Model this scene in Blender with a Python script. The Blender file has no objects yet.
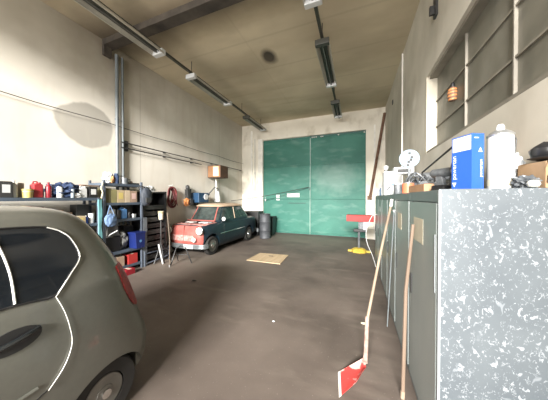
import bpy, bmesh, math, random
from mathutils import Vector, Matrix, noise
random.seed(7)
scn = bpy.context.scene
COL = scn.collection
PI = math.pi

# ------------------------------------------------------------------ materials
def mat(name, col, rough=.6, metal=0., var=.12, scale=5., bump=0., col2=None, coat=0., detail=5., stretch=(1, 1, 1), spec=None):
    m = bpy.data.materials.new(name); m.use_nodes = True
    n = m.node_tree.nodes; l = m.node_tree.links
    b = n['Principled BSDF']
    b.inputs['Roughness'].default_value = rough; b.inputs['Metallic'].default_value = metal
    b.inputs['Coat Weight'].default_value = coat
    if spec is not None: b.inputs['Specular IOR Level'].default_value = spec
    tc = n.new('ShaderNodeTexCoord'); mp = n.new('ShaderNodeMapping'); mp.inputs['Scale'].default_value = stretch
    l.new(tc.outputs['Object'], mp.inputs['Vector'])
    nz = n.new('ShaderNodeTexNoise'); nz.inputs['Scale'].default_value = scale; nz.inputs['Detail'].default_value = detail
    l.new(mp.outputs['Vector'], nz.inputs['Vector'])
    rp = n.new('ShaderNodeValToRGB'); rp.color_ramp.elements[0].position = .33; rp.color_ramp.elements[1].position = .67
    c2 = col2 if col2 else tuple(min(1, c * (1 + var)) for c in col)
    c1 = col if col2 else tuple(c * (1 - var) for c in col)
    rp.color_ramp.elements[0].color = (*c1, 1); rp.color_ramp.elements[1].color = (*c2, 1)
    l.new(nz.outputs['Fac'], rp.inputs['Fac']); l.new(rp.outputs['Color'], b.inputs['Base Color'])
    if bump:
        bp = n.new('ShaderNodeBump'); bp.inputs['Strength'].default_value = bump; bp.inputs['Distance'].default_value = .01
        n2 = n.new('ShaderNodeTexNoise'); n2.inputs['Scale'].default_value = scale * 6; n2.inputs['Detail'].default_value = 6
        l.new(mp.outputs['Vector'], n2.inputs['Vector'])
        l.new(n2.outputs['Fac'], bp.inputs['Height']); l.new(bp.outputs['Normal'], b.inputs['Normal'])
    return m

class NB:
    """small helper on top of a material to layer more masks over its base colour"""
    def __init__(s, m):
        s.m = m; s.n = m.node_tree.nodes; s.l = m.node_tree.links; s.b = s.n['Principled BSDF']
        s.tc = [x for x in s.n if x.type == 'TEX_COORD'][0]
    def math(s, op, a, b=None):
        x = s.n.new('ShaderNodeMath'); x.operation = op
        for i, v in enumerate((a, b)):
            if v is None: continue
            if isinstance(v, (int, float)): x.inputs[i].default_value = v
            else: s.l.new(v, x.inputs[i])
        return x.outputs[0]
    def ramp(s, v, a, b):
        x = s.n.new('ShaderNodeMapRange'); x.inputs['From Min'].default_value = a; x.inputs['From Max'].default_value = b
        s.l.new(v, x.inputs['Value']); return x.outputs[0]
    def noise(s, scale, detail=4, stretch=(1, 1, 1), loc=(0, 0, 0)):
        mp = s.n.new('ShaderNodeMapping'); mp.inputs['Scale'].default_value = stretch; mp.inputs['Location'].default_value = loc
        s.l.new(s.tc.outputs['Object'], mp.inputs['Vector'])
        x = s.n.new('ShaderNodeTexNoise'); x.inputs['Scale'].default_value = scale; x.inputs['Detail'].default_value = detail
        s.l.new(mp.outputs['Vector'], x.inputs['Vector']); return x.outputs['Fac']
    def blob(s, c, r, soft=.15, wob=.5, nscale=3., inv=1.):
        """mask of an irregular blob about c with radii r (object space)"""
        mp = s.n.new('ShaderNodeMapping'); mp.vector_type = 'POINT'
        mp.inputs['Location'].default_value = tuple(-ci / ri for ci, ri in zip(c, r)); mp.inputs['Scale'].default_value = tuple(1 / ri for ri in r)
        s.l.new(s.tc.outputs['Object'], mp.inputs['Vector'])
        ln = s.n.new('ShaderNodeVectorMath'); ln.operation = 'LENGTH'; s.l.new(mp.outputs['Vector'], ln.inputs[0])
        nz = s.noise(nscale, 3)
        v = s.math('ADD', ln.outputs['Value'], s.math('MULTIPLY', s.math('SUBTRACT', nz, .5), wob))
        return s.ramp(v, 1 + soft, 1 - soft)
    def sep(s):
        x = s.n.new('ShaderNodeSeparateXYZ'); s.l.new(s.tc.outputs['Object'], x.inputs[0]); return x.outputs
    def over(s, fac, col, amt=1.):
        cur = s.b.inputs['Base Color'].links[0].from_socket
        x = s.n.new('ShaderNodeMix'); x.data_type = 'RGBA'; x.inputs['B'].default_value = (*col, 1) if False else (0, 0, 0, 1)
        x.inputs[7].default_value = (*col, 1)
        f = s.math('MULTIPLY', fac, amt); s.l.new(f, x.inputs[0]); s.l.new(cur, x.inputs[6])
        s.l.new(x.outputs[2], s.b.inputs['Base Color']); return s
    def stripe(s, comp, pos, w):
        d = s.math('ABSOLUTE', s.math('SUBTRACT', s.sep()[comp], pos)); return s.ramp(d, w, w * .4)

# walls
M_wl = mat('wall_plaster_left', (.60, .565, .50), .9, col2=(.71, .675, .605), scale=.9, bump=.12)
q = NB(M_wl)
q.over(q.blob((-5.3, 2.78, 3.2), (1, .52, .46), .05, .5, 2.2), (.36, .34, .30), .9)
q.over(q.ramp(q.noise(1.4, 6, (1, 3, .5)), .5, .75), (.55, .50, .41), .5)
q.over(q.blob((-5.3, 3.3, 5.2), (1, 1.2, .8), .7, .9, 1.8), (.20, .16, .11), .75)
q.over(q.blob((-5.3, .6, 5.0), (1, 2.6, .9), .6, .8, 1.2), (.34, .30, .22), .5)
q.over(q.blob((-5.3, 7.6, 5.2), (1, 3.2, .8), .6, .6, 2), (.26, .21, .14), .4)
q.over(q.stripe(1, 3.95, .02), (.33, .29, .23), .35)
q.over(q.stripe(1, 7.4, .02), (.33, .29, .23), .45)
M_wf = mat('wall_plaster_far', (.74, .70, .60), .9, col2=(.83, .79, .69), scale=1.6, bump=.15)
q = NB(M_wf)
q.over(q.ramp(q.noise(2.5, 8, (1, 1, .6)), .55, .7), (.40, .35, .26), .55)
q.over(q.blob((-1.8, 9.3, 4.9), (3.0, 1, .4), .8, .8, 2.5), (.33, .28, .20), .5)
M_wr = mat('wall_plaster_right', (.54, .51, .435), .9, col2=(.65, .61, .53), scale=1.5, bump=.12)
q = NB(M_wr)
q.over(q.ramp(q.noise(2.0, 8, (1, 1, .5)), .52, .72), (.40, .36, .29), .5)
q.over(q.blob((1.06, 7.0, 3.2), (1, 1.6, 1.5), .5, .8, 1.5), (.34, .31, .26), .5)
q.over(q.blob((1.06, 4.9, 3.5), (1, .12, .1), .4, 1.4, 9), (.75, .72, .66), .5)
M_ceil = mat('ceiling_board', (.50, .43, .31), .95, col2=(.62, .54, .39), scale=.7, bump=.05)
q = NB(M_ceil)
for yy in (1.9, 4.3, 5.4, 6.5, 7.6, 8.6): q.over(q.stripe(1, yy, .035), (.34, .29, .21), .25)
q.over(q.stripe(0, -2.35, .03), (.34, .29, .21), .15)
q.over(q.ramp(q.noise(.8, 5, (.5, 1.6, 1), (3, 3, 3)), .48, .72), (.38, .31, .21), .6)
q.over(q.blob((-2.05, 4.96, 5.2), (.17, .25, 1), .35, .4, 4), (.03, .025, .02), .95)
q.over(q.blob((-4.9, 3.2, 5.2), (1.0, .6, 1), .6, .9, 2), (.09, .07, .05), .8)
q.over(q.blob((-3.2, 3.25, 5.2), (2.6, .45, 1), .7, 1.2, 1.8), (.16, .13, .09), .65)
q.over(q.blob((-3.2, 5.2, 5.2), (.8, .5, 1), .8, 1.4, 1.6), (.22, .18, .12), .5)
q.over(q.blob((-1.0, 8.6, 5.2), (2.6, .6, 1), .8, 1.2, 1.4), (.26, .24, .15), .5)
M_floor = mat('floor_worn_asphalt', (.092, .073, .062), .62, col2=(.14, .113, .096), scale=1.1, bump=.25, detail=9)
q = NB(M_floor)
q.over(q.ramp(q.noise(1.2, 6, (1, 1, 1), (3, 1, 0)), .5, .68), (.058, .046, .038), .6)
q.over(q.ramp(q.noise(1.6, 5, (.6, 2, 1), (9, 4, 0)), .56, .75), (.20, .168, .14), .6)
q.over(q.ramp(q.noise(55, 2), .68, .74), (.30, .27, .23), .5)
q.over(q.blob((-3.9, 4.4, 0), (1.6, .9, 1), .6, .8, 1.5), (.23, .195, .16), .6)
q.over(q.blob((-1.9, 8.4, 0), (2.4, .8, 1), .7, .8, 1.5), (.21, .18, .145), .5)
M_beam = mat('beam_sooty', (.03, .025, .02), .9, col2=(.085, .07, .055), scale=3)
M_white_trim = mat('painted_trim', (.78, .76, .70), .8, var=.1, scale=4)
M_jamb = mat('jamb_cream', (.52, .48, .39), .8, var=.08, scale=5)
M_pane = mat('pane_dirty', (.13, .125, .10), .42, col2=(.20, .19, .155), scale=2.2)
q = NB(M_pane); q.over(q.ramp(q.noise(2.6, 7, (1, 1, .6)), .5, .8), (.30, .29, .25), .55)
q.over(q.ramp(q.noise(3.3, 3, (1, 1, .7), (2, 5, 1)), .55, .7), (.06, .06, .052), .55)
M_mull = mat('mullion_grey', (.24, .22, .18), .7, var=.15)
M_gate = mat('gate_green', (.022, .135, .102), .6, col2=(.038, .175, .13), scale=1.4, bump=.2)
q = NB(M_gate)
q.over(q.ramp(q.noise(2.6, 9, (.6, 1, 1.6), (1, 3, 7)), .53, .72), (.13, .26, .215), .55)
q.over(q.ramp(q.noise(1.0, 4, (1, 1, 1.6), (5, 3, 7)), .5, .7), (.016, .12, .085), .5)
q.over(q.blob((-.8, 9.3, 2.5), (.8, 1, .55), .5, 1.2, 4), (.22, .33, .29), .45)
M_gate_rail = mat('gate_rail', (.03, .11, .09), .5)
M_gate_hi = mat('gate_worn_edge', (.28, .42, .36), .5)
M_grey_pipe = mat('pipe_grey', (.15, .17, .18), .55, var=.1)
M_lightgrey = mat('light_grey', (.50, .50, .46), .5)
M_dark = mat('dark_steel', (.045, .045, .045), .5, .3)
M_fixt = mat('fixture_housing', (.055, .055, .046), .5, .2)
M_fixt_edge = mat('fixture_reflector', (.42, .40, .34), .4)
M_white = mat('white_plastic', (.56, .57, .57), .4, var=.03)
M_cream = mat('cream_paper', (.52, .48, .37), .8, var=.05)
M_tube = mat('tube_glass', (.10, .10, .09), .2)
M_black = mat('black_plastic', (.012, .012, .013), .45)
M_blackg = mat('black_gloss', (.010, .012, .013), .08, spec=.6)
M_rubber = mat('rubber', (.018, .017, .016), .8)
M_shelf = mat('shelf_steel_blue', (.085, .11, .145), .5, .3, var=.15)
M_upright = mat('shelf_upright', (.10, .12, .155), .5, .3)
M_teal = mat('teal_cloth', (.13, .33, .35), .8)
M_bluebag = mat('blue_bag', (.08, .14, .26), .7, col2=(.16, .24, .38), scale=10)
M_navy = mat('navy_cloth', (.012, .022, .06), .8, col2=(.04, .07, .15), scale=12)
M_blue = mat('blue_plastic', (.012, .075, .42), .4)
M_cobalt = mat('cobalt_crate', (.007, .016, .10), .4)
M_lblue = mat('light_blue_plastic', (.07, .18, .38), .4)
M_red = mat('red_plastic', (.34, .03, .035), .4)
M_dred = mat('dark_red_plastic', (.22, .012, .02), .4)
M_yellow = mat('yellow_plastic', (.52, .42, .14), .5)
M_yel2 = mat('yellow_paint', (.50, .36, .05), .5)
M_olive = mat('olive_card', (.13, .12, .06), .8)
M_olive2 = mat('olive_light_card', (.24, .22, .10), .8)
M_tan = mat('tan_card', (.42, .33, .20), .85, var=.1)
M_brownbox = mat('brown_card', (.30, .21, .15), .85)
M_card = mat('cardboard', (.30, .195, .11), .85, var=.1, scale=12)
M_wood = mat('wood_handle', (.19, .14, .10), .7, col2=(.28, .215, .155), scale=9, stretch=(1, 1, .15))
M_wood2 = mat('wood_dark_handle', (.12, .082, .058), .7, col2=(.20, .145, .105), scale=9, stretch=(1, 1, .15))
M_ply = mat('plywood', (.42, .31, .19), .7, col2=(.52, .40, .26), scale=3, stretch=(4, .6, 1))
M_wbrown = mat('box_brown_wood', (.06, .03, .017), .6, col2=(.11, .055, .03), scale=8)
M_worange = mat('box_orange_wood', (.26, .13, .06), .6)
M_rust = mat('rusty_brown', (.13, .07, .045), .8, col2=(.22, .13, .085), scale=6)
M_orange = mat('orange_plastic', (.50, .20, .07), .5)
M_hose = mat('hose_dark_red', (.09, .014, .018), .6, col2=(.16, .03, .03))
M_steel = mat('bright_steel', (.55, .56, .57), .3, .8)
M_toolgrey = mat('tool_grey', (.09, .10, .11), .45, .3, col2=(.2, .21, .22), scale=20)
M_redtop = mat('red_paint', (.36, .025, .022), .6)
M_shovel = mat('shovel_red', (.56, .055, .05), .5, var=.1)
q = NB(M_shovel); q.over(q.ramp(q.noise(9, 8), .54, .62), (.75, .58, .52), .75); 
M_shedge = mat('shovel_worn_edge', (.78, .74, .68), .5)
M_cab = mat('cabinet_door', (.235, .268, .262), .36, col2=(.30, .33, .322), scale=1.5, stretch=(1, 1, .5))
M_cab2 = mat('cabinet_fascia', (.12, .145, .15), .45, col2=(.17, .195, .2), scale=2)
M_cabedge = mat('cabinet_edge', (.22, .24, .25), .45)
# galvanised end panel with pale flakes
M_galv = mat('galvanised_panel', (.075, .088, .10), .5, .2, col2=(.10, .115, .127), scale=3)
q = NB(M_galv)
def flakes(scale, thr, soft, loc):
    mp = q.n.new('ShaderNodeMapping'); mp.inputs['Location'].default_value = loc; mp.inputs['Scale'].default_value = (1.15, 1, .85)
    q.l.new(q.tc.outputs['Object'], mp.inputs['Vector'])
    nz = q.n.new('ShaderNodeTexNoise'); nz.inputs['Scale'].default_value = scale * .9; nz.inputs['Detail'].default_value = 2
    q.l.new(mp.outputs['Vector'], nz.inputs['Vector'])
    mx = q.n.new('ShaderNodeVectorMath'); mx.operation = 'MULTIPLY_ADD'; mx.inputs[1].default_value = (.05, .05, .05)
    q.l.new(nz.outputs['Color'], mx.inputs[0]); q.l.new(mp.outputs['Vector'], mx.inputs[2])
    v = q.n.new('ShaderNodeTexNoise'); v.inputs['Scale'].default_value = scale; v.inputs['Detail'].default_value = 1.5; v.inputs['Distortion'].default_value = .8
    q.l.new(mx.outputs[0], v.inputs['Vector'])
    return q.ramp(v.outputs['Fac'], thr, thr + soft)
zz = q.sep()[2]
upper = q.ramp(zz, .2, 1.7)
q.over(flakes(31, .645, .05, (0, 0, 0)), (.30, .325, .345), .85)
q.over(flakes(58, .625, .05, (4, 1, 2)), (.26, .28, .30), .7)
q.over(flakes(15, .68, .05, (1, 8, 3)), (.22, .24, .26), .6)
q.over(q.blob((.735, 1.56, 1.17), (.055, 1, .016), .1, .8, 14), (.5, .5, .48), .9)
# vehicles
M_car = mat('car_grey_metallic', (.15, .152, .133), .36, .4, var=.03, scale=40, coat=.5)
M_glass_dark = mat('car_glass', (.010, .013, .017), .06, var=.3, scale=2, spec=.7)
M_chrome = mat('chrome', (.75, .75, .74), .15, 1., var=.02)
M_brightrim = mat('edge_highlight_trim', (.80, .80, .76), .3, .2, var=.02)  # highlight tone painted along the door edge, shared by the window divider
M_tail = mat('tail_light_red', (.16, .006, .008), .45, col2=(.28, .015, .016), scale=30)
M_hubcap = mat('wheel_silver', (.20, .195, .18), .45, .5)
M_old = mat('old_blue_paint', (.005, .014, .022), .42, col2=(.010, .024, .034), scale=3, coat=.1)
M_coral = mat('coral_paint', (.29, .062, .05), .6, col2=(.36, .115, .095), scale=4)
M_pink = mat('pink_wear_and_sheen', (.56, .34, .31), .6, col2=(.40, .14, .12), scale=14)  # pink band on the nose, and reflections painted onto the bonnet
M_roof = mat('beige_roof', (.44, .31, .21), .55, col2=(.52, .40, .29), scale=4)
M_lens = mat('lamp_lens', (.82, .80, .72), .15)
M_oldglass = mat('old_car_glass', (.015, .022, .022), .08, col2=(.05, .065, .062), scale=5, spec=.7)
M_bumper = mat('bumper_grey', (.22, .24, .25), .35, .6)

# ------------------------------------------------------------------ mesh helpers
class MB:
    def __init__(s): s.bm = bmesh.new()
    def box(s, x0, x1, y0, y1, z0, z1):
        m = Matrix.Translation(((x0 + x1) / 2, (y0 + y1) / 2, (z0 + z1) / 2)) @ Matrix.Diagonal((abs(x1 - x0), abs(y1 - y0), abs(z1 - z0), 1))
        bmesh.ops.create_cube(s.bm, size=1, matrix=m); return s
    def obox(s, c, size, rot=(0, 0, 0)):
        from mathutils import Euler
        m = Matrix.Translation(c) @ Euler(rot).to_matrix().to_4x4() @ Matrix.Diagonal((*size, 1))
        bmesh.ops.create_cube(s.bm, size=1, matrix=m); return s
    def tube(s, pts, r, seg=8, closed=False):
        pts = [Vector(p) for p in pts]; n = len(pts); rings = []
        up = Vector((0, 0, 1)); rr = r if isinstance(r, (list, tuple)) else [r] * n
        prev = None
        for i, p in enumerate(pts):
            if closed: t = pts[(i + 1) % n] - pts[i - 1]
            else: t = (pts[min(i + 1, n - 1)] - pts[max(i - 1, 0)])
            t.normalize()
            if prev is None:
                a = up if abs(t.z) < .9 else Vector((1, 0, 0))
                u = t.cross(a).normalized()
            else:
                u = (prev - t * prev.dot(t)).normalized()
            prev = u; v = t.cross(u)
            rings.append([s.bm.verts.new(p + (u * math.cos(k * 2 * PI / seg) + v * math.sin(k * 2 * PI / seg)) * rr[i]) for k in range(seg)])
        m = n if closed else n - 1
        for i in range(m):
            A, B = rings[i], rings[(i + 1) % n]
            for k in range(seg): s.bm.faces.new((A[k], A[(k + 1) % seg], B[(k + 1) % seg], B[k]))
        if not closed:
            s.bm.faces.new(rings[0][::-1]); s.bm.faces.new(rings[-1])
        return s
    def lathe(s, prof, o=(0, 0, 0), axis='Z', seg=24):
        rings = []
        for r, h in prof:
            ring = []
            for k in range(seg):
                a = k * 2 * PI / seg; c, d = math.cos(a) * max(r, .0004), math.sin(a) * max(r, .0004)
                p = {'Z': (c, d, h), 'X': (h, c, d), 'Y': (d, h, c)}[axis]
                ring.append(s.bm.verts.new((p[0] + o[0], p[1] + o[1], p[2] + o[2])))
            rings.append(ring)
        for i in range(len(rings) - 1):
            A, B = rings[i], rings[i + 1]
            for k in range(seg): s.bm.faces.new((A[k], A[(k + 1) % seg], B[(k + 1) % seg], B[k]))
        s.bm.faces.new(rings[0][::-1]); s.bm.faces.new(rings[-1]); return s
    def prism(s, poly, axis, a, b):
        """poly of 2-D points; axis 'X' -> (y,z), 'Y' -> (x,z), 'Z' -> (x,y)"""
        def p3(p, h): return {'X': (h, p[0], p[1]), 'Y': (p[0], h, p[1]), 'Z': (p[0], p[1], h)}[axis]
        A = [s.bm.verts.new(p3(p, a)) for p in poly]; B = [s.bm.verts.new(p3(p, b)) for p in poly]
        n = len(poly)
        for i in range(n): s.bm.faces.new((A[i], A[(i + 1) % n], B[(i + 1) % n], B[i]))
        s.bm.faces.new(A[::-1]); s.bm.faces.new(B); return s
    def crumple(s, amt, sc):
        for v in s.bm.verts:
            v.co += Vector([noise.noise(v.co * sc + Vector((7 * k, 3, 1))) for k in range(3)]) * amt
        return s
    def blobby(s, c, r, sub=3, amt=.2, sc=6.):
        r = r if isinstance(r, tuple) else (r, r, r)
        t = bmesh.new(); bmesh.ops.create_icosphere(t, subdivisions=sub, radius=1)
        for v in t.verts:
            k = 1 + amt * noise.noise(v.co * sc * .4 + Vector(c) * 3)
            k += amt * .5 * noise.noise(v.co * sc + Vector(c))
            v.co = Vector((c[0] + v.co.x * r[0] * k, c[1] + v.co.y * r[1] * k, c[2] + v.co.z * r[2] * k))
        me = bpy.data.meshes.new('t'); t.to_mesh(me); s.bm.from_mesh(me); bpy.data.meshes.remove(me); t.free(); return s
    def build(s, name, m, parent=None, bev=0., smooth=False):
        bmesh.ops.recalc_face_normals(s.bm, faces=s.bm.faces)
        me = bpy.data.meshes.new(name)
        off = None
        s.bm.to_mesh(me); s.bm.free()
        o = bpy.data.objects.new(name, me); COL.objects.link(o)
        me.materials.append(m)
        if smooth:
            for p in me.polygons: p.use_smooth = True
            me.set_sharp_from_angle(angle=math.radians(38))
        if bev:
            b = o.modifiers.new('b', 'BEVEL'); b.width = bev; b.segments = 2; b.limit_method = 'ANGLE'
        if parent is not None: o.parent = parent
        return o

def tag(o, label=None, cat=None, group=None, kind=None):
    if label: o['label'] = label
    if cat: o['category'] = cat
    if group: o['group'] = group
    if kind: o['kind'] = kind
    return o
def empty(name, loc, label, cat, group=None, rz=0.):
    o = bpy.data.objects.new(name, None); COL.objects.link(o); o.empty_display_size = .1
    o.location = loc; o.rotation_euler = (0, 0, rz); return tag(o, label, cat, group)
def single(mb, name, m, loc, label, cat, group=None, bev=0., smooth=False, rz=0.):
    o = mb.build(name, m, None, bev, smooth); o.location = loc; o.rotation_euler = (0, 0, rz); return tag(o, label, cat, group)
def struct(mb, name, m, parent=None, bev=0.):
    o = mb.build(name, m, parent, bev)
    if parent is None: o['kind'] = 'structure'
    return o
def copy_tree(o, parent=None):
    c = o.copy(); COL.objects.link(c)
    if parent is not None: c.parent = parent
    for ch in list(o.children):
        if ch.name in COL.objects: copy_tree(ch, c)
    return c
def bool_eval(mb_a, mb_b, op):
    """boolean of two mesh builders -> a new MB with the result"""
    def ob(mb):
        bmesh.ops.recalc_face_normals(mb.bm, faces=mb.bm.faces)
        me = bpy.data.meshes.new('tmp'); mb.bm.to_mesh(me); mb.bm.free()
        o = bpy.data.objects.new('tmp', me); COL.objects.link(o); return o
    a, b = ob(mb_a), ob(mb_b)
    md = a.modifiers.new('x', 'BOOLEAN'); md.object = b; md.operation = op; md.solver = 'EXACT'
    dg = bpy.context.evaluated_depsgraph_get(); dg.update()
    me = bpy.data.meshes.new_from_object(a.evaluated_get(dg))
    r = MB(); r.bm.from_mesh(me)
    for o in (a, b):
        d = o.data; bpy.data.objects.remove(o); bpy.data.meshes.remove(d)
    bpy.data.meshes.remove(me); return r
def text_mesh(s, size, mtx, m, parent, name='lettering', font_extr=.0008):
    cu = bpy.data.curves.new('t', 'FONT'); cu.body = s; cu.size = size; cu.extrude = font_extr; cu.align_x = 'CENTER'; cu.align_y = 'CENTER'
    o = bpy.data.objects.new('t', cu); COL.objects.link(o)
    dg = bpy.context.evaluated_depsgraph_get(); dg.update()
    me = bpy.data.meshes.new_from_object(o.evaluated_get(dg)); bpy.data.objects.remove(o)
    me.transform(mtx); me.materials.clear(); me.materials.append(m)
    r = bpy.data.objects.new(name, me); COL.objects.link(r)
    r.parent = parent; return r

# ------------------------------------------------------------------ the hall
XL, XR, YF, YN, ZC = -5.3, 1.06, 9.3, -2.75, 5.2
struct(MB().box(XL - 3, XR + 3, YN - 14, YF + .4, -.2, 0), 'floor', M_floor)
struct(MB().box(XL - .3, XR + .4, YN - .2, YF + .4, ZC, ZC + .2), 'ceiling', M_ceil)
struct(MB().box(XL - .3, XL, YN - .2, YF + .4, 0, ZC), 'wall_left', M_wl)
# far wall round the gate
GX0, GX1, GZ = -4.16, .37, 4.40
struct(MB().box(XL, GX0, YF, YF + .4, 0, ZC).box(GX1, XR, YF, YF + .4, 0, ZC).box(GX0, GX1, YF, YF + .4, GZ, ZC), 'wall_far', M_wf)
# near wall: drive-in opening shaped for the daylight, lintel above it (both behind the viewer)
struct(MB().box(XL, -4.7, YN - .2, YN, 0, ZC).box(-4.7, XR, YN - .2, YN, 5.05, ZC), 'wall_near', M_wf)
# right wall with window recess
WY0, WY1, WZ0, WZ1 = .55, 4.15, 2.37, 3.60
struct(MB().box(XR, XR + .4, YN - .2, WY0, 0, ZC).box(XR, XR + .4, WY1, YF, 0, ZC).box(XR, XR + .4, WY0, WY1, 0, WZ0).box(XR, XR + .4, WY0, WY1, WZ1, ZC), 'wall_right', M_wr)
win = bpy.data.objects.new('window_1', None); COL.objects.link(win); win['kind'] = 'structure'; win.location = (0, 0, 0)
XW = XR + .13
MB().box(XR - .004, XW + .03, WY1 - .05, WY1 - .001, WZ0 + .001, WZ1 - .001).build('window_jamb', M_jamb, win)
MB().box(XR + .0, XW + .03, WY0 + .001, WY1 - .05, WZ0 + .001, WZ0 + .03).box(XR + .04, XW + .03, WY0 + .001, WY1 - .05, WZ1 - .04, WZ1 - .001).box(XR + .03, XW + .03, WY0 + .001, WY0 + .05, WZ0 + .03, WZ1 - .04).build('window_frame', M_mull, win)
MB().box(XW + .012, XW + .022, WY0, WY1 - .05, WZ0 + .02, WZ1 - .02).build('window_pane', M_pane, win)
for yy in (3.12, 2.3, 1.48):
    MB().box(XW - .012, XW + .012, yy - .008, yy + .008, WZ0 + .03, WZ1 - .04).build('mullion', mat('mullion_pale', (.24, .22, .185), .7), win)
for k in (1, 2):
    z = WZ0 + k * (WZ1 - WZ0) / 3
    MB().box(XW - .006, XW + .012, WY0 + .05, WY1 - .05, z - .009, z + .009).build('glazing_bar', M_mull, win)

# gate
gate = bpy.data.objects.new('door_1', None); COL.objects.link(gate); gate['kind'] = 'structure'; gate.location = (0, 0, 0)
gy = YF + .06; mid = (GX0 + GX1) / 2
for s, (a, b) in enumerate(((GX0 + .01, mid - .012), (mid + .012, GX1 - .01))):
    lf = MB().box(a, b, gy, gy + .06, .03, GZ - .02).build('gate_leaf', M_gate, gate)
    m = MB()
    for z in (.10, 1.62, 3.12, GZ - .09): m.box(a, b, gy - .045, gy, z - .022, z + .022)
    for x in (a + .03, b - .03): m.box(x - .03, x + .03, gy - .02, gy, .03, GZ - .02)
    m.build('gate_stiffener', M_gate, gate, .004)
MB().box(mid - .022, mid + .004, gy - .035, gy - .02, .03, GZ - .05).build('gate_worn_meeting_edge', mat('gate_meeting_edge', (.06, .20, .16), .5, col2=(.20, .32, .27), scale=4, stretch=(1, 1, .4)), gate)
MB().box(mid - .02, GX1 - .02, gy - .06, gy - .02, GZ - .09, GZ - .03).build('gate_track', M_gate_rail, gate)
for x in (mid + .10, mid + .18, mid + .27, mid + .48, mid + .55, mid + 1.2, GX1 - .06):
    MB().box(x - .03, x + .03, gy - .085, gy - .06, GZ - .12, GZ - .07).build('track_fitting', M_lightgrey, gate, .005)
MB().box(mid - 1.0, mid - .2, gy - .04, gy - .02, 1.40, 1.44).build('gate_bolt_bar', M_gate_rail, gate, .004)
MB().box(mid - .07, mid + .0, gy - .07, gy - .02, 2.0, 2.14).build('gate_latch', M_gate_rail, gate, .005)
MB().box(-2.97, -2.38, gy - .028, gy - .022, 1.69, 1.87).build('notice_plate', M_white, gate)
MB().box(-3.50, -3.33, gy - .028, gy - .022, 1.54, 1.80).build('notice_card', M_white, gate)
MB().box(-4.08, -4.02, gy - .04, gy - .02, 1.5, 1.66).build('lock_plate', M_white, gate)
# pier trims of the far wall
struct(MB().box(-4.40, GX0 - .005, YF - .05, YF, 0, GZ + .06), 'trim_1', M_white_trim)
struct(MB().box(-4.80, -4.72, YF - .04, YF, 0, 4.9), 'trim_2', M_white_trim)
struct(MB().box(GX1 + .28, GX1 + .34, YF - .04, YF, 0, 4.55), 'trim_3', M_white_trim)
# roof beam and wall strip
struct(MB().box(XL, XR, 3.06, 3.27, ZC - .13, ZC).box(XL, XL + .07, 3.06, 3.22, 4.85, ZC - .13), 'trim_4', M_beam)
struct(MB().box(XL, XL + .03, YN, 3.05, 0, .12), 'baseboard_left', M_wf)

# far wall: conduit on the left pier, diagonal strut at the right
single(MB().tube([(0, 0, 0), (0, 0, 2.6)], .018).box(-.03, .03, -.02, .02, .9, 1.0), 'conduit_pipe', M_lightgrey, (-4.58, YF - .025, 1.9), 'thin pale conduit running up the white pier left of the green gate', 'pipe')
t = empty('steel_strut', (.47, 9.16, 1.62), 'rusty brown diagonal steel strut in the corner right of the green gate', 'strut')
MB().tube([(.04, 0, .02), (.545, 0, 3.3)], .05, 4).build('strut_bar', M_rust, t)
MB().obox((.03, .04, .05), (.16, .10, .14)).build('strut_foot', M_rust, t, .004)
o = single(MB().tube([(0, 0, 0), (0, 0, 4.95)], .018).box(-.012, .018, -.03, .03, 1.2, 1.26).box(-.012, .018, -.03, .03, 3.6, 3.66), 'conduit_pipe', M_white_trim, (XR - .02, 5.95, .2), 'pale vertical conduit on the right wall beyond the window', 'pipe')
single(MB().lathe([(.05, 0), (.05, .02), (.03, .03)], axis='X').box(-.02, .0, -.06, .06, -.06, .06), 'wall_socket', M_dark, (XR - .0, 7.5, 4.62), 'small dark round fitting high on the right wall near the far corner', 'fitting')
t = empty('wall_bracket', (XR, 3.66, 4.38), 'dark steel bracket high on the right wall above the window', 'bracket')
MB().box(-.03, 0, -.05, .05, -.16, .22).build('bracket_plate', M_dark, t, .003)
MB().box(-.09, -.03, -.02, .02, -.12, .0).build('bracket_hook', M_dark, t, .003)

# ------------------------------------------------------------------ left wall pipes and cables
for i, (yy, r, lb) in enumerate(((3.33, .035, 'thicker grey-blue vertical pipe on the left wall, nearer of the pair'), (3.46, .025, 'thinner pale vertical pipe on the left wall, farther of the pair'))):
    t = empty('wall_pipe', (XL + .06, yy, .3), lb, 'pipe')
    MB().tube([(0, 0, 0), (0, 0, 4.7)], r, 12).build('pipe_run', M_grey_pipe, t, smooth=True)
    for z in (.6, 1.9, 3.2):
        MB().lathe([(r + .008, -.012), (r + .008, .012)], (0, 0, z)).box(-.06, -r * .5, -.012, .012, z - .012, z + .012).build('pipe_clamp', M_grey_pipe, t)
for z, y1, lb in ((2.985, 9.1, 'upper of the two thin horizontal rails along the left wall'), (2.86, 6.2, 'lower shorter horizontal rail along the left wall')):
    t = empty('wall_rail', (XL + .09, 3.4, z), lb, 'rail')
    MB().tube([(0, 0, 0), (0, y1 - 3.4, 0)], .014).build('rail_bar', M_dark, t)
    k = 0.15
    while k < y1 - 3.4:
        MB().box(-.09, .0, k - .012, k + .012, -.02, .012).build('rail_bracket', M_dark, t); k += 1.1
pts = [(XL + .06, -1.2 + k * .525, 3.36 - .03 * math.sin(PI * ((k * .525) % 2.1) / 2.1)) for k in range(21)]
single(MB().tube([(p[0] - XL - .06, p[1] - 3, p[2] - 3.36) for p in pts], .007, 6), 'wall_cable', M_dark, (XL + .06, 3, 3.36), 'thin dark cable strung high along the left wall', 'cable')
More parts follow.
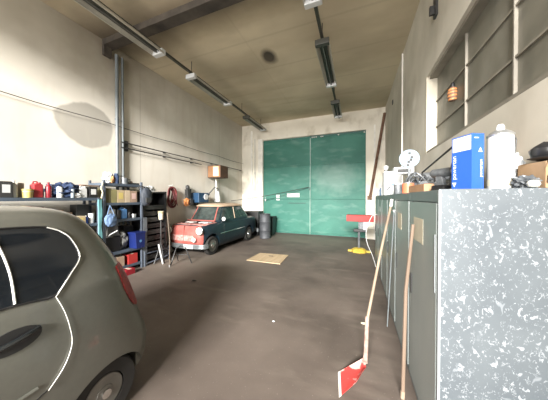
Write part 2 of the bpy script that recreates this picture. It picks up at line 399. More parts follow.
# slack rod from the left wall to the gate latch
a = Vector((XL + .06, 8.2, 1.52)); b = Vector((mid - .05, gy - .10, 2.13))
pts = [(a.lerp(b, k / 12) - Vector((0, 0, .05 * math.sin(PI * k / 12)))) - a for k in range(13)]
single(MB().tube(pts, .014, 6), 'gate_cable', M_dark, a, 'dark cable stretched from the left wall to the middle of the green gate', 'cable')

# ------------------------------------------------------------------ ceiling lights
def fixture(x, y0, y1, label):
    t = empty('ceiling_light', (x, (y0 + y1) / 2, 4.80), label, 'ceiling light', 'unlit fluorescent ceiling lights')
    h = (y1 - y0) / 2 - .05
    MB().box(-.075, .075, -h, h, .02, .08).build('housing', M_fixt, t)
    for s in (-1, 1):
        MB().prism([(s * .075, .06), (s * .145, -.01), (s * .145, -.05), (s * .132, -.05), (s * .132, -.015), (s * .07, .045)], 'Y', -h, h).build('reflector', M_fixt_edge, t)
        MB().box(s * .05 - .004, s * .05 + .004, -h, h, -.01, .02).build('channel_rib', M_fixt, t)
        MB().box(-.14, .14, s * h - .05, s * h + .05, -.06, .05).build('end_cap', M_white if (s < 0) == (y0 > 4 and y0 < 5 and x < -2) or s > 0 else M_fixt, t, .008)
    MB().tube([(0, -h + .05, -.015), (0, h - .05, -.015)], .019, 10).build('lamp_tube', M_tube, t)
    return t
def rail(x, label):
    t = empty('light_rail', (x, 3.4, 4.90), label, 'rail')
    MB().box(-.028, .028, -5.0, 5.62, -.03, .02).build('rail_channel', M_fixt, t)
    for y in (-4.6, -1.9, 1.0, 3.6, 5.3): MB().tube([(0, y, .02), (0, y, .30)], .008, 6).build('hanger_rod', M_dark, t)
rail(-4.0, 'long dark lighting rail hung under the ceiling near the left wall')
rail(-.65, 'long dark lighting rail hung under the ceiling nearer the right wall')
names = ['nearest', 'second', 'third', 'farthest']
for x, side in ((-4.0, 'left'), (-.65, 'right')):
    for i, (a, b) in enumerate(((.2, 1.62), (1.66, 3.47), (4.33, 6.12), (7.3, 9.0)) if side == 'left' else ((1.66, 3.47), (4.33, 6.15), (7.2, 8.6))):
        j = i if side == 'left' else i + 1
        fixture(x, a, b, f'unlit tube light on the {side} ceiling rail, {names[j]} from the viewer')

# ------------------------------------------------------------------ cars
def cr(p, t):   # catmull-rom through tuples
    n = len(p) - 1; i = min(int(t), n - 1); u = t - i
    P = [p[max(0, min(n, i + k))] for k in (-1, 0, 1, 2)]
    return tuple(.5 * (2 * P[1][c] + (P[2][c] - P[0][c]) * u + (2 * P[0][c] - 5 * P[1][c] + 4 * P[2][c] - P[3][c]) * u * u + (3 * P[1][c] - P[0][c] - 3 * P[2][c] + P[3][c]) * u ** 3) for c in range(len(P[1])))
def levels(p, sub=5): return [cr(p, k / sub) for k in range((len(p) - 1) * sub + 1)]
def loft(lv, off=0., N=200, lim=None):
    m = MB(); rings = []
    for z, hw, yf, yr, n in lv:
        hw = max(hw + off, .001); yc = (yf + yr) / 2; L = max((yr - yf) / 2 + off, .002); ring = []
        for k in range(N):
            # even spacing round a rectangle then projected to the superellipse
            a = 2 * PI * k / N
            c, s_ = math.cos(a), math.sin(a)
            sq = max(abs(c), abs(s_)); px, py = c / sq, s_ / sq
            r = (abs(px) ** n + abs(py) ** n) ** (-1 / n)
            ring.append(m.bm.verts.new((px * r * hw, yc + py * r * L, z)))
        rings.append(ring)
    for i in range(len(rings) - 1):
        A, B = rings[i], rings[i + 1]
        for k in range(N): m.bm.faces.new((A[k], A[(k + 1) % N], B[(k + 1) % N], B[k]))
    m.bm.faces.new(rings[0][::-1]); m.bm.faces.new(rings[-1]); return m
def surf_x(lv, y, z, off=0.):
    for i in range(len(lv) - 1):
        if lv[i][0] <= z <= lv[i + 1][0]:
            u = (z - lv[i][0]) / max(1e-6, lv[i + 1][0] - lv[i][0]); v = [lv[i][c] * (1 - u) + lv[i + 1][c] * u for c in range(5)]; break
    else: v = lv[-1]
    yc = (v[2] + v[3]) / 2; L = (v[3] - v[2]) / 2; q = min(.9999, abs((y - yc) / L))
    return v[1] * (1 - q ** v[4]) ** (1 / v[4]) + off
def spline(pts, sub=6, closed=False):
    if closed: pts = pts + [pts[0]]
    r = levels(pts, sub); return r[:-1] if closed else r
def wheel(parent, x, y, r, side, w=.19, hub='five', rim=.62):
    """side: +1 outward is +x"""
    tw = MB().lathe([(r * .62, -w / 2), (r * .93, -w / 2), (r, -w / 2 + .03), (r, w / 2 - .03), (r * .93, w / 2), (r * rim, w / 2), (r * rim, w / 2 - .02)], (0, 0, 0), 'X', 40)
    wl = tw.build('wheel', M_rubber, parent, smooth=True); wl.location = (x, y, r)
    s = side
    k = MB().lathe([(r * rim, s * (w / 2 - .005)), (r * rim * .93, s * (w / 2 - .005)), (r * rim * .86, s * (w / 2 - .035)), (r * .3, s * (w / 2 - .03)), (r * .22, s * (w / 2 + .0)), (.0, s * (w / 2 + .012))], (0, 0, 0), 'X', 40)
    rm = k.build('rim', M_hubcap, wl, smooth=True)
    h = MB()
    if hub == 'five':
        for q_ in range(6):
            a = q_ * PI / 3 + .3
            h.obox((s * (w / 2 - .022), math.cos(a) * r * .42, math.sin(a) * r * .42), (.02, r * .36, .055), (a, 0, 0))
        h.build('spoke', M_hubcap, wl, .004)
        MB().lathe([(r * .13, s * (w / 2)), (r * .13, s * (w / 2 + .02)), (r * .05, s * (w / 2 + .024))], (0, 0, 0), 'X').build('centre_cap', M_chrome, wl, smooth=True)
    else:
        for q_ in range(12):
            a = q_ * PI / 6
            h.lathe([(.013, s * (w / 2 - .04)), (.013, s * (w / 2 - .026))], (0, math.cos(a) * r * .46, math.sin(a) * r * .46), 'X', 8)
        h.build('rim_slot', M_black, wl)
        MB().lathe([(r * .27, s * (w / 2 - .02)), (r * .24, s * (w / 2 + .012)), (r * .05, s * (w / 2 + .02))], (0, 0, 0), 'X').build('hub_cap', M_chrome, wl, smooth=True)
    return wl

# silver-grey hatchback, tail towards the gate.  local origin = middle of the car on the floor
CX = -2.45
car = empty('hatchback_car', (CX, 0, 0), 'grey metallic hatchback car parked at the left with dark windows', 'car')
SL = levels([(.17, .78, -2.30, 1.33, 6), (.24, .825, -2.42, 1.39, 7), (.36, .845, -2.46, 1.42, 7), (.50, .85, -2.46, 1.42, 7), (.64, .845, -2.40, 1.37, 7), (.80, .83, -2.28, 1.325, 7),
             (.95, .805, -1.95, 1.28, 7), (1.05, .785, -1.45, 1.24, 7), (1.14, .745, -1.15, 1.205, 7), (1.26, .685, -.95, 1.155, 7), (1.38, .63, -.76, 1.095, 7), (1.48, .59, -.60, 1.035, 6),
             (1.545, .54, -.48, .96, 5), (1.582, .45, -.36, .86, 4), (1.60, .30, -.2, .70, 3.6), (1.607, .10, .0, .45, 3)], 5)
WR, WYr, WYf = .235, .98, -1.55
body = loft(SL)
for yy in (WYr, WYf):
    for s in (-1, 1):
        c = MB().lathe([(.325, s * .46), (.325, s * 1.2)], (0, yy, .155), 'X', 48)
        body = bool_eval(body, c, 'DIFFERENCE')
ob = body.build('body', M_car, car, smooth=True)
for yy in (WYr, WYf):
    for s in (-1, 1):
        wheel(car, s * .665, yy, WR, s, .19, 'five', .56)
def on(lv, poly, off=.004, s=1): return [(s * surf_x(lv, y, z, off), y, z) for y, z in poly]
# side glass
W1 = [(-.78, 1.11), (-.74, 1.16), (-.55, 1.38), (-.42, 1.452), (-.2, 1.472), (.25, 1.482), (.677, 1.472), (.79, 1.435), (.845, 1.37), (.868, 1.25), (.79, 1.16), (.70, 1.068), (.52, 1.083), (0, 1.09), (-.5, 1.10)]
Wp = [p[:2] for p in spline(W1, 4, True)]
for s in (-1, 1):
    g = bool_eval(loft(SL, .004), MB().prism(Wp, 'X', s * .3, s * 1.0), 'INTERSECT')
    g.build('side_window', M_glass_dark, car, smooth=True)
    MB().tube(on(SL, Wp, .006, s), .0055, 6, True).build('window_edge', M_black, car)
    # painted highlight along the rear door edge, running on as the shut line
    sh = [p[:2] for p in spline([(.74, 1.462), (.80, 1.43), (.848, 1.37), (.870, 1.25), (.792, 1.157), (.703, 1.062)], 5)] + [p[:2] for p in spline([(.703, 1.062), (.735, .96), (.752, .86), (.755, .76), (.715, .66), (.640, .575)], 5)][1:]
    MB().tube(on(SL, sh, .009, s), [.0042 if k < 25 else .0025 for k in range(len(sh))], 6).build('door_edge_highlight', M_brightrim, car)
    d1 = spline([(.640, .575), (.56, .52), (.45, .26), (.30, .22)], 5)
    MB().tube(on(SL, [p[:2] for p in d1], .001, s), .0035, 6).build('door_seam', M_black, car)
    pl = [(.545, 1.46), (.545, 1.28), (.53, 1.085)]
    MB().tube(on(SL, [p[:2] for p in spline([(.505, 1.475), (.535, 1.38), (.552, 1.24), (.545, 1.09)], 5)], .006, s), .0055, 6).build('window_divider', M_brightrim, car)
    MB().tube(on(SL, [p[:2] for p in spline([(-.27, 1.47), (-.28, 1.2), (-.28, .8), (-.28, .3)], 5)], .002, s), .004, 6).build('front_door_seam', M_black, car)
    # handle
    hp = [(.527 + .105 * math.cos(a), .912 + .056 * math.sin(a) + .004 * math.cos(a)) for a in [k * 2 * PI / 28 for k in range(28)]]
    g = bool_eval(loft(SL, .007), MB().prism(hp, 'X', s * .3, s * 1.0), 'INTERSECT')
    h = g.build('door_handle', M_black, car, smooth=True)
    MB().tube([(s * (surf_x(SL, .45 + k * .022, .91 + k * .003) + .010 + .014 * math.sin(PI * k / 8)), .45 + k * .0215, .902 + k * .004) for k in range(9)], .014, 8).build('handle_grip', M_blackg, h, smooth=True)
    MB().tube(on(SL, [(.30, .60), (.60, .62)], .004, s), .010, 8).build('side_moulding', M_car, car)
    # tail light
    tp = [(1.10, 1.11), (1.17, 1.12), (1.30, 1.06), (1.45, .95), (1.45, .77), (1.30, .75), (1.215, .77), (1.14, .93)]
    g = bool_eval(loft(SL, .007), MB().prism([p[:2] for p in spline(tp, 3, True)], 'X', s * .5, s * 1.0), 'INTERSECT')
    g.build('tail_light', M_tail, car, smooth=True)
    # mirror
    MB().blobby((s * .93, -.62, 1.12), (.09, .07, .07), 3, .05).build('door_mirror', M_car, car, smooth=True)
# rear glass, windscreen, plate, bumper line
g = bool_eval(loft(SL, .005), MB().prism([(-.56, 1.13), (.56, 1.13), (.48, 1.44), (-.48, 1.44)], 'Y', .9, 1.6), 'INTERSECT'); g.build('rear_window', M_glass_dark, car, smooth=True)
g = bool_eval(loft(SL, .005), MB().prism([(-.62, 1.08), (.62, 1.08), (.50, 1.48), (-.50, 1.48)], 'Y', -1.5, -.35), 'INTERSECT'); g.build('windscreen', M_glass_dark, car, smooth=True)
MB().box(-.26, .26, 1.36, 1.38, .55, .66).build('number_plate', M_white, car, .004)
MB().box(-.55, .55, 1.33, 1.35, .71, .72).build('hatch_seam', M_black, car)
g = bool_eval(loft(SL, .004), MB().box(-.70, .70, 1.25, 1.6, .22, .46), 'INTERSECT'); g.build('rear_bumper', M_car, car, smooth=True)

# old two-tone saloon against the left wall
old = empty('vintage_car', (-4.53, 4.66, 0), 'old dark blue saloon car with red nose and beige roof', 'car')
BL = levels([(.17, .58, .12, 3.32, 6), (.24, .635, .05, 3.42, 7), (.36, .665, .02, 3.46, 8), (.55, .67, .0, 3.46, 8), (.70, .665, .01, 3.45, 8), (.80, .655, .03, 3.43, 7.5), (.86, .64, .06, 3.41, 7), (.895, .60, .12, 3.33, 6), (.91, .52, .25, 3.2, 5)], 4)
CL = levels([(.86, .625, .70, 2.95, 6), (.95, .61, .76, 2.87, 6), (1.10, .58, .86, 2.72, 6), (1.28, .545, .98, 2.52, 6), (1.38, .52, 1.04, 2.42, 6), (1.42, .48, 1.08, 2.36, 5), (1.44, .35, 1.2, 2.2, 4)], 4)
RL = levels([(1.365, .54, 1.0, 2.46, 6), (1.38, .55, .97, 2.48, 6), (1.41, .535, 1.0, 2.46, 5), (1.445, .46, 1.08, 2.38, 4.5), (1.465, .28, 1.25, 2.2, 4), (1.47, .1, 1.5, 2.0, 4)], 3)
b_ = loft(BL)
for yy in (.43, 2.66):
    for s in (-1, 1):
        b_ = bool_eval(b_, MB().lathe([(.315, s * .44), (.315, s * .9)], (0, yy, .30), 'X', 40), 'DIFFERENCE')
b_.build('body', M_old, old, smooth=True)
loft(CL).build('cabin', M_old, old, smooth=True)
loft(RL).build('roof', M_roof, old, smooth=True)
bool_eval(loft(BL, .004), MB().box(-.58, .58, .10, .74, .868, 1.0), 'INTERSECT').build('bonnet', M_pink, old, smooth=True)  # pink tone paints whitish reflections into the coral bonnet
bool_eval(loft(BL, .005), MB().box(-.68, .645, -.1, .10, .30, .866), 'INTERSECT').build('nose_panel', M_coral, old, smooth=True)
bool_eval(loft(BL, .010), MB().box(-.50, .33, -.1, .10, .44, .60), 'INTERSECT').build('worn_nose_band', M_pink, old, smooth=True)
MB().box(-.008, .008, -.012, .03, .44, .86).build('nose_trim', M_coral, old)
for s in (-1, 1):
    for yy in (.43, 2.66): wheel(old, s * .585, yy, .27, s, .14, 'old', .66)
    wp = [(1.02, 1.0), (1.16, 1.32), (1.62, 1.35), (1.62, .98)]
    bool_eval(loft(CL, .006), MB().prism([(.94, .97), (1.13, 1.33), (1.66, 1.345), (1.66, .965)], 'X', s * .3, s * .8), 'INTERSECT').build('front_side_window', M_oldglass, old, smooth=True)
    bool_eval(loft(CL, .006), MB().prism([(1.74, .965), (1.74, 1.345), (2.28, 1.335), (2.60, .975)], 'X', s * .3, s * .8), 'INTERSECT').build('rear_side_window', M_oldglass, old, smooth=True)
    MB().tube(on(CL, [p[:2] for p in spline([(.78, .93), (.90, 1.12), (1.06, 1.37)], 4)], -.004, s), .022, 8).build('windscreen_pillar', M_coral, old, smooth=True)
    MB().tube(on(CL, [(1.70, .96), (1.70, 1.35)], .004, s), .014, 6).build('door_post', M_roof, old)
    MB().tube(on(BL, [(.78, .57), (1.5, .58), (2.3, .585)], .006, s), .011, 6).build('side_trim', M_chrome, old)
    MB().tube(on(BL, [p[:2] for p in spline([(1.0, .28), (.98, .6), (1.0, .86)], 4)], .0, s), .004, 6).build('door_seam', M_black, old)
    MB().tube(on(BL, [p[:2] for p in spline([(1.98, .28), (2.0, .6), (1.98, .86)], 4)], .0, s), .004, 6).build('door_seam', M_black, old)
    h = MB().lathe([(.115, -.03), (.12, -.05), (.105, -.06)], (s * .53, .045, .74), 'Y').build('headlight_ring', M_chrome, old, smooth=True)
    MB().lathe([(.103, -.058), (.08, -.08), (.03, -.09)], (s * .53, .045, .74), 'Y').build('headlight_lens', M_lens, h, smooth=True)
h = MB().lathe([(.075, -.02), (.08, -.05), (.07, -.06)], (.385, .0, .50), 'Y').tube([(.385, .03, .50), (.385, -.02, .50)], .02).build('fog_lamp_ring', M_chrome, old, smooth=True)
MB().lathe([(.068, -.058), (.05, -.075), (.02, -.082)], (.385, .0, .50), 'Y').build('fog_lamp_lens', M_lens, h, smooth=True)
bool_eval(loft(CL, .006), MB().prism([(-.545, .955), (.545, .955), (.48, 1.35), (-.48, 1.35)], 'Y', .6, 1.2), 'INTERSECT').build('windscreen', M_oldglass, old, smooth=True)
bool_eval(loft(CL, .006), MB().prism([(-.52, 1.0), (.52, 1.0), (.45, 1.33), (-.45, 1.33)], 'Y', 2.3, 3.0), 'INTERSECT').build('rear_window', M_oldglass, old, smooth=True)
MB().tube([(-.52, .70, .945), (0, .675, .95), (.52, .70, .945)], .022).build('windscreen_sill', M_coral, old)
bp = spline([(-.71, .14, .32), (-.66, .0, .32), (-.4, -.05, .32), (0, -.065, .32), (.4, -.05, .32), (.66, .0, .32), (.71, .14, .32)], 4)
m = MB()
for z in (.275, .31, .345): m.tube([(p[0], p[1], z) for p in bp], .034)
m.build('front_bumper', M_bumper, old, smooth=True)
MB().box(.08, .40, -.103, -.085, .26, .37).build('number_plate', M_white, old, .004)
bp = [(p[0], 3.46 - p[1], p[2]) for p in bp]
m = MB()
for z in (.275, .31, .345): m.tube([(p[0], p[1], z) for p in bp], .034)
m.build('rear_bumper', M_bumper, old, smooth=True)
mr = MB().tube([(.60, .93, .90), (.68, .92, .97)], .008).build('mirror_arm', M_chrome, old)
MB().lathe([(.01, -.03), (.06, -.02), (.065, .0), (.05, .01)], (.70, .92, 1.0), 'Y').build('mirror_head', M_white, mr, smooth=True)
# white cloth on bonnet
m = MB().box(-.17, .17, -.08, .08, 0, .02)
bmesh.ops.subdivide_edges(m.bm, edges=m.bm.edges, cuts=5, use_grid_fill=True); m.crumple(.012, 9)
single(m, 'folded_cloth', M_white, (-4.16, 5.10, .918), 'white folded cloth lying on the old car bonnet below the windscreen', 'cloth', smooth=True)
m = MB().box(-.16, .16, -.07, .07, 0, .015)
bmesh.ops.subdivide_edges(m.bm, edges=m.bm.edges, cuts=4, use_grid_fill=True); m.crumple(.015, 9)
single(m, 'newspaper', mat('paper_pinkish', (.62, .55, .52), .8), (-4.66, 5.08, .918), 'pale crumpled paper on the old car bonnet left of the white cloth', 'paper', smooth=True)

# ------------------------------------------------------------------ floor things
m = MB().prism([(-.49, -.42), (-.46, .35), (.40, .42), (.45, -.42)], 'Z', 0, .018)
t = empty('plywood_board', (-2.20, 5.37, .001), 'pale plywood board lying flat on the floor in mid hall', 'board')
m.build('board_sheet', M_ply, t)
MB().box(-.09, .05, .12, .16, .018, .022).build('board_slot', M_black, t)
for i, (x, y) in enumerate(((-1.62, 2.35), (-.05, 2.9), (-2.6, 3.4), (-.3, 1.55))):
    pass
single(MB().blobby((0, 0, .008), (.018, .012, .008), 2, .3), 'paper_scrap', M_white, (-1.02, 2.62, 0), 'tiny white scrap lying on the open brown floor', 'litter')
single(MB().blobby((0, 0, .01), (.05, .03, .012), 2, .4), 'rag_scrap', M_black, (-3.0, 3.35, 0), 'small black scrap on the floor before the shelving', 'litter')
single(MB().blobby((0, 0, .01), (.04, .02, .012), 2, .3), 'paper_scrap', M_cream, (.10, 3.0, 0), 'tiny cream scrap on the floor at the foot of the lockers', 'litter')
# barrel and boxes behind the old car
t = empty('steel_barrel', (-3.50, 8.02, 0), 'dark grey steel barrel standing behind the old car', 'barrel')
MB().lathe([(.22, 0), (.235, .02), (.225, .05), (.225, .30), (.24, .33), (.225, .36), (.225, .64), (.24, .67), (.225, .70), (.225, .96), (.235, .99), (.215, 1.0), (.21, .98)], seg=32).build('barrel_body', mat('barrel_grey', (.05, .053, .06), .6, .3, col2=(.085, .09, .10), scale=4), t, smooth=True)
MB().lathe([(.215, .975), (.21, .985)], seg=32).lathe([(.03, .985), (.03, 1.0)], (.1, 0, 0)).build('barrel_lid', M_dark, t)
t = empty('storage_bin', (-3.62, 8.85, 0), 'dark green-black bin between the barrel and the green gate', 'bin')
MB().prism([(-.19, 0), (.19, 0), (.23, .78), (-.23, .78)], 'Y', -.2, .2).build('bin_body', mat('bin_dark', (.012, .03, .028), .5), t, .01)
MB().box(-.25, .25, -.22, .22, .78, .83).build('bin_lid', M_black, t, .01)
t = empty('black_crate', (-4.35, 8.65, 0), 'black crate stack behind the tail of the old car', 'crate')
MB().box(-.35, .35, -.25, .25, 0, .55).build('crate_body', M_black, t, .01); MB().box(-.37, .37, -.27, .27, .55, 1.06).build('crate_top', M_dark, t, .01)

# stand with cup, tube and stick in front of the tool rack
t = empty('trestle_stand', (-4.70, 4.05, 0), 'black steel trestle stand between the tool rack and old car', 'stand')
MB().tube([(0, 0, .42), (0, 0, 1.09)], .018).build('post', M_dark, t)
for a in (-.3, .9, -1.4):
    MB().tube([(0, 0, .50), (.20 * math.cos(a), .24 * math.sin(a), .012)], .013).build('leg', M_black, t)
MB().lathe([(.05, 1.085), (.05, 1.10)]).build('top_plate', M_dark, t)
t = empty('paper_cup', (-4.70, 4.05, 1.10), 'cream paper cup standing on top of the black trestle stand', 'cup')
MB().lathe([(.05, 0), (.068, .20), (.072, .21), (.063, .21), (.048, .02)]).build('cup_wall', M_cream, t, smooth=True); MB().lathe([(.056, .1), (.071, .2), (.0705, .201)]).build('cup_band', M_tan, t)
single(MB().tube([(0, 0, .0), (-.06, -.07, .50)], .019, 10), 'white_tube', M_white, (-4.50, 3.93, .004), 'short white plastic tube leaning at the foot of the tool rack', 'tube', smooth=True)
t = empty('wooden_rod', (-4.16, 3.82, 0), 'thin bare wooden rod standing upright before the nose of the old car', 'rod')
MB().tube([(0, 0, .01), (-.06, .06, .65), (-.12, .05, 1.30)], .012).build('rod_shaft', mat('rod_greywood', (.13, .10, .075), .7), t, smooth=True)
MB().tube([(0, 0, .0), (-.002, .001, .05)], .015).build('rod_ferrule', M_steel, t)
t = empty('rod_support', (-4.02, 4.12, 0), 'low black folding support with bent legs before the old car bumper', 'stand')
MB().tube([(-.16, -.25, .02), (-.14, -.1, .40), (-.1, .0, .44), (.0, .06, .40), (.16, .1, .012)], .014).build('bent_leg', M_black, t, smooth=True)
MB().tube([(-.14, -.12, .38), (-.3, .12, .012)], .012).build('rear_leg', M_black, t)
MB().tube([(-.2, -.02, .22), (.07, .07, .22)], .009).build('brace', M_black, t)

# ------------------------------------------------------------------ left shelving
def shelf_unit(y0, y1, zs, top, label, first=True):
    t = empty('shelving_unit', (-5.0, (y0 + y1) / 2, 0), label, 'shelving unit', 'steel shelving along the left wall')
    h = (y1 - y0) / 2
    for z in zs:
        MB().box(-.22, .25, -h, h, z - .055, z).build('shelf_board', M_shelf, t, .004)
    for sx in (-.215, .245):
        for sy in (-1, 1):
            y = sy * (h - .02)
            MB().box(sx - .02, sx + .02, y - .019, y + .019, 0, top).build('upright', M_upright, t, .003)
    for s in (-1, 1): MB().tube([(-.2, s * (h - .02), .25), (.23, s * (h - .02), .95)], .008).build('cross_brace', M_upright, t)
    return t
shelf_unit(.72, 2.68, (1.655, 1.16, .68, .2), 1.655, 'long low steel shelving unit nearest along the left wall, partly behind the grey car')
shelf_unit(2.74, 3.58, (1.96, 1.55, 1.19, .50, .15), 2.02, 'short taller steel shelving unit next to the vertical wall pipes')

def bottle(y, z, r, h, m, label, cat='bottle', x=-4.84, cap=M_white, name='plastic_bottle', grp=None, lab=None, neck=.35):
    t = empty(name, (x, y, z), label, cat, grp)
    MB().lathe([(r * .92, 0), (r, .008), (r, h * .66), (r * .82, h * .76), (r * neck, h * .86), (r * neck, h * .9)], seg=20).build('bottle_body', m, t, smooth=True)
    MB().lathe([(r * neck * 1.2, h * .885), (r * neck * 1.2, h), (r * neck * .8, h)], seg=14).build('bottle_cap', cap, t, smooth=True)
    if lab: MB().lathe([(r * 1.012, h * .2), (r * 1.012, h * .55)], seg=20).build('bottle_label', lab, t, smooth=True)
    return t
def tin(y, z, r, h, m, label, x=-4.84, lid=M_steel, name='paint_tin', cat='tin', lab=None):
    t = empty(name, (x, y, z), label, cat)
    MB().lathe([(r * .97, 0), (r, .006), (r, h * .97), (r * .96, h)], seg=24).build('tin_body', m, t, smooth=True)
    MB().lathe([(r * 1.02, h * .965), (r * 1.02, h * .99), (r * .85, h), (r * .8, h * .99)], seg=24).build('tin_lid', lid, t, smooth=True)
    if lab: MB().lathe([(r * 1.01, h * .25), (r * 1.01, h * .75)], seg=24).build('tin_label', lab, t, smooth=True)
    return t
def carton(y, z, wy, h, m, label, x=-4.95, wx=.26, lab=None, flap=True, name='cardboard_box', rz=0., cat='box'):
    t = empty(name, (x, y, z), label, cat, rz=rz)
    MB().box(-wx / 2, wx / 2, -wy / 2, wy / 2, 0, h).build('box_body', m, t, .004)
    if lab: MB().box(wx / 2, wx / 2 + .002, -wy * .3, wy * .3, h * .3, h * .8).build('box_label', lab, t)
    MB().box(-wx / 2 + .004, wx / 2 - .004, -.025, .025, h, h + .0015).build('box_tape', M_cream, t)
    return t
def canister(y, z, w, h, m, label, x=-4.88, d=.14, cap=M_white, name='canister', cat='canister'):
    t = empty(name, (x, y, z), label, cat)
    MB().prism([(-w / 2, 0), (w / 2, 0), (w / 2, h * .78), (w * .2, h * .88), (-w * .2, h * .88), (-w / 2, h * .78)], 'X', -d / 2, d / 2).build('canister_body', m, t, .012)
    MB().tube([(0, -w * .38, h * .82), (0, -w * .3, h * .97), (0, w * .05, h * .97), (0, w * .12, h * .85)], .011).build('canister_handle', m, t, smooth=True)
    MB().lathe([(.02, 0), (.02, .03)], (0, w * .3, h * .82)).build('canister_cap', cap, t, smooth=True)
    return t
Z1 = 1.655
bottle(1.365, Z1, .045, .20, M_white, 'white bottle at the near end of the shelf top, cut by the photo edge')
carton(1.48, Z1, .13, .24, M_dark, 'dark grey box with white label, first box on the near shelf', lab=M_white, x=-4.87, wx=.2)
bottle(1.575, Z1, .040, .26, M_white, 'white bottle between the dark grey box and the grey carton', cap=M_white)
carton(1.66, Z1, .07, .23, mat('beige_grey_card', (.24, .22, .19), .8), 'narrow grey-beige carton beside the white bottle on the near shelf', x=-4.97, wx=.2)
t = empty('yellow_tub', (-4.83, 1.715, Z1), 'low pale yellow tub on the near shelf before the red canister', 'tub')
MB().lathe([(.058, 0), (.068, .125), (.072, .125), (.072, .135), (.06, .135)]).build('tub_body', M_yellow, t, smooth=True); MB().lathe([(.066, .09), (.067, .1)]).build('tub_ring', M_cream, t)
canister(1.835, Z1, .115, .27, M_red, 'bright red canister with handle on the near shelf', cap=M_dred)
bottle(1.905, Z1, .028, .20, M_white, 'slim white bottle between the bright red canister and dark red bottle', x=-4.90)
bottle(1.965, Z1, .040, .26, M_dred, 'dark red bottle right of the bright red canister', cap=M_dred)
bottle(2.035, Z1, .022, .22, M_navy, 'narrow navy bottle right of the dark red bottle', x=-4.9, cap=M_black)
tin(2.095, Z1, .040, .19, M_white, 'white aerosol-sized tin in front of the navy bottles', x=-4.80)
bottle(2.165, Z1, .036, .22, M_navy, 'navy blue bottle right of the white tin on the near shelf', cap=M_black)
bottle(2.255, Z1, .028, .20, mat('grey_bottle', (.22, .26, .30), .4), 'grey-blue bottle standing just before the bundled navy jacket', x=-4.76)
m = MB().blobby((0, 0, .13), (.17, .25, .13), 4, .5, 9)
single(m, 'bundled_jacket', M_navy, (-4.93, 2.22, Z1 + .003), 'crumpled navy jacket bundled on the end of the near shelf', 'jacket', smooth=True)
m = MB().blobby((0, 0, .04), (.05, .10, .05), 3, .5, 9)
single(m, 'crumpled_rag', M_white, (-4.79, 2.33, Z1 + .005), 'white crumpled rag on the front of the navy jacket', 'rag', smooth=True)
canister(2.42, Z1, .12, .22, M_white, 'white jug with handle at the far end of the near shelf', x=-4.80, d=.08)
carton(2.58, Z1, .14, .21, M_black, 'black box with white label at the far end of the near shelf', lab=M_white, x=-4.84, wx=.16)
t = empty('planishing_bar', (-4.84, 2.56, Z1 + .216), 'brown wooden bar tool laid across the black box on the near shelf', 'tool')
MB().obox((0, 0, .016), (.05, .30, .03)).build('bar_shaft', M_wood2, t, .006); MB().obox((0, -.13, .016), (.07, .07, .032)).build('bar_head', M_rust, t, .006)
# straps and bag hanging on the middle uprights
t = empty('hanging_bag', (-4.69, 2.83, 1.50), 'light blue cloth bag hanging from the shelf corner', 'bag')
MB().tube([(0, 0, 0), (.02, -.05, -.14), (.02, -.07, -.22)], .008).tube([(0, 0, 0), (.02, .05, -.14), (.02, .07, -.22)], .008).build('bag_strap', M_bluebag, t)
MB().blobby((.03, 0, -.30), (.05, .11, .13), 4, .25, 5).build('bag_body', M_bluebag, t, smooth=True)
t = empty('hanging_towel', (-4.715, 2.66, 1.62), 'long teal towel hanging down the shelf upright', 'towel')
m = MB().box(-.008, .014, -.028, .028, -.98, .0); bmesh.ops.subdivide_edges(m.bm, edges=m.bm.edges, cuts=8, use_grid_fill=True); m.crumple(.02, 7)
m.build('towel_cloth', M_teal, t, smooth=True)
single(MB().tube([(0, 0, .0), (.01, .02, .12), (0, -.01, .2), (.012, .02, .30), (-.02, .03, .33)], .011), 'yellow_strap', mat('strap_yellow', (.68, .64, .40), .7), (-4.735, 2.70, 1.645), 'pale yellow strap standing up at the corner between both shelving units', 'strap', smooth=True)
# second board, unit A
carton(2.36, 1.16, .18, .15, M_tan, 'tan carton with orange label on the second board', lab=M_yellow, x=-4.86, wx=.2)
bottle(2.49, 1.16, .035, .15, M_blue, 'small blue bottle right of the tan carton on the second board')
tin(2.58, 1.16, .045, .19, M_white, 'white tin at the far end of the second board', lid=M_white)
carton(2.28, 1.16, .16, .22, M_brownbox, 'brown carton behind the tan carton on the second board', x=-5.1, wx=.2)
tin(1.95, 1.16, .06, .24, M_brownbox, 'brown tin on the second board seen above the car roof', lid=M_cream)
tin(1.70, 1.16, .07, .18, M_dark, 'dark tin on the second board behind the car roof')
canister(2.45, .68, .2, .26, M_dark, 'dark canister on the third board behind the teal towel')
# unit B top board (1.96)
t = empty('toy_figure', (-4.86, 2.90, 1.96), 'orange and white crumpled shop bag on top of the taller shelving', 'bag')
MB().blobby((0, 0, .11), (.07, .09, .115), 4, .5, 8).build('bag_paper', M_white, t, smooth=True)
MB().blobby((.035, .035, .08), (.05, .055, .08), 3, .4, 8).build('bag_orange_patch', mat('orange_patch', (.72, .38, .18), .6), t, smooth=True)
t.name = 'shop_bag'
bottle(3.05, 1.96, .055, .22, M_navy, 'dark blue can standing on the taller shelving beside the pipe', cap=M_navy, neck=.6, cat='can', name='oil_can')
t = tin(3.22, 1.96, .075, .14, M_toolgrey, 'grey metal pot on the top board of the taller shelving', name='metal_pot', cat='pot')
MB().tube([(0, .07, .1), (0, .13, .12), (0, .13, .06), (0, .07, .04)], .008).build('pot_handle', M_dark, t)
t = empty('hand_plane', (-4.84, 3.43, 1.96), 'dark low tool lying at the far end of the top board', 'tool')
MB().obox((0, 0, .02), (.07, .24, .04)).build('tool_sole', M_dark, t, .006); MB().blobby((0, -.05, .055), (.02, .03, .025), 2, .1).build('tool_knob', M_wood2, t, smooth=True)
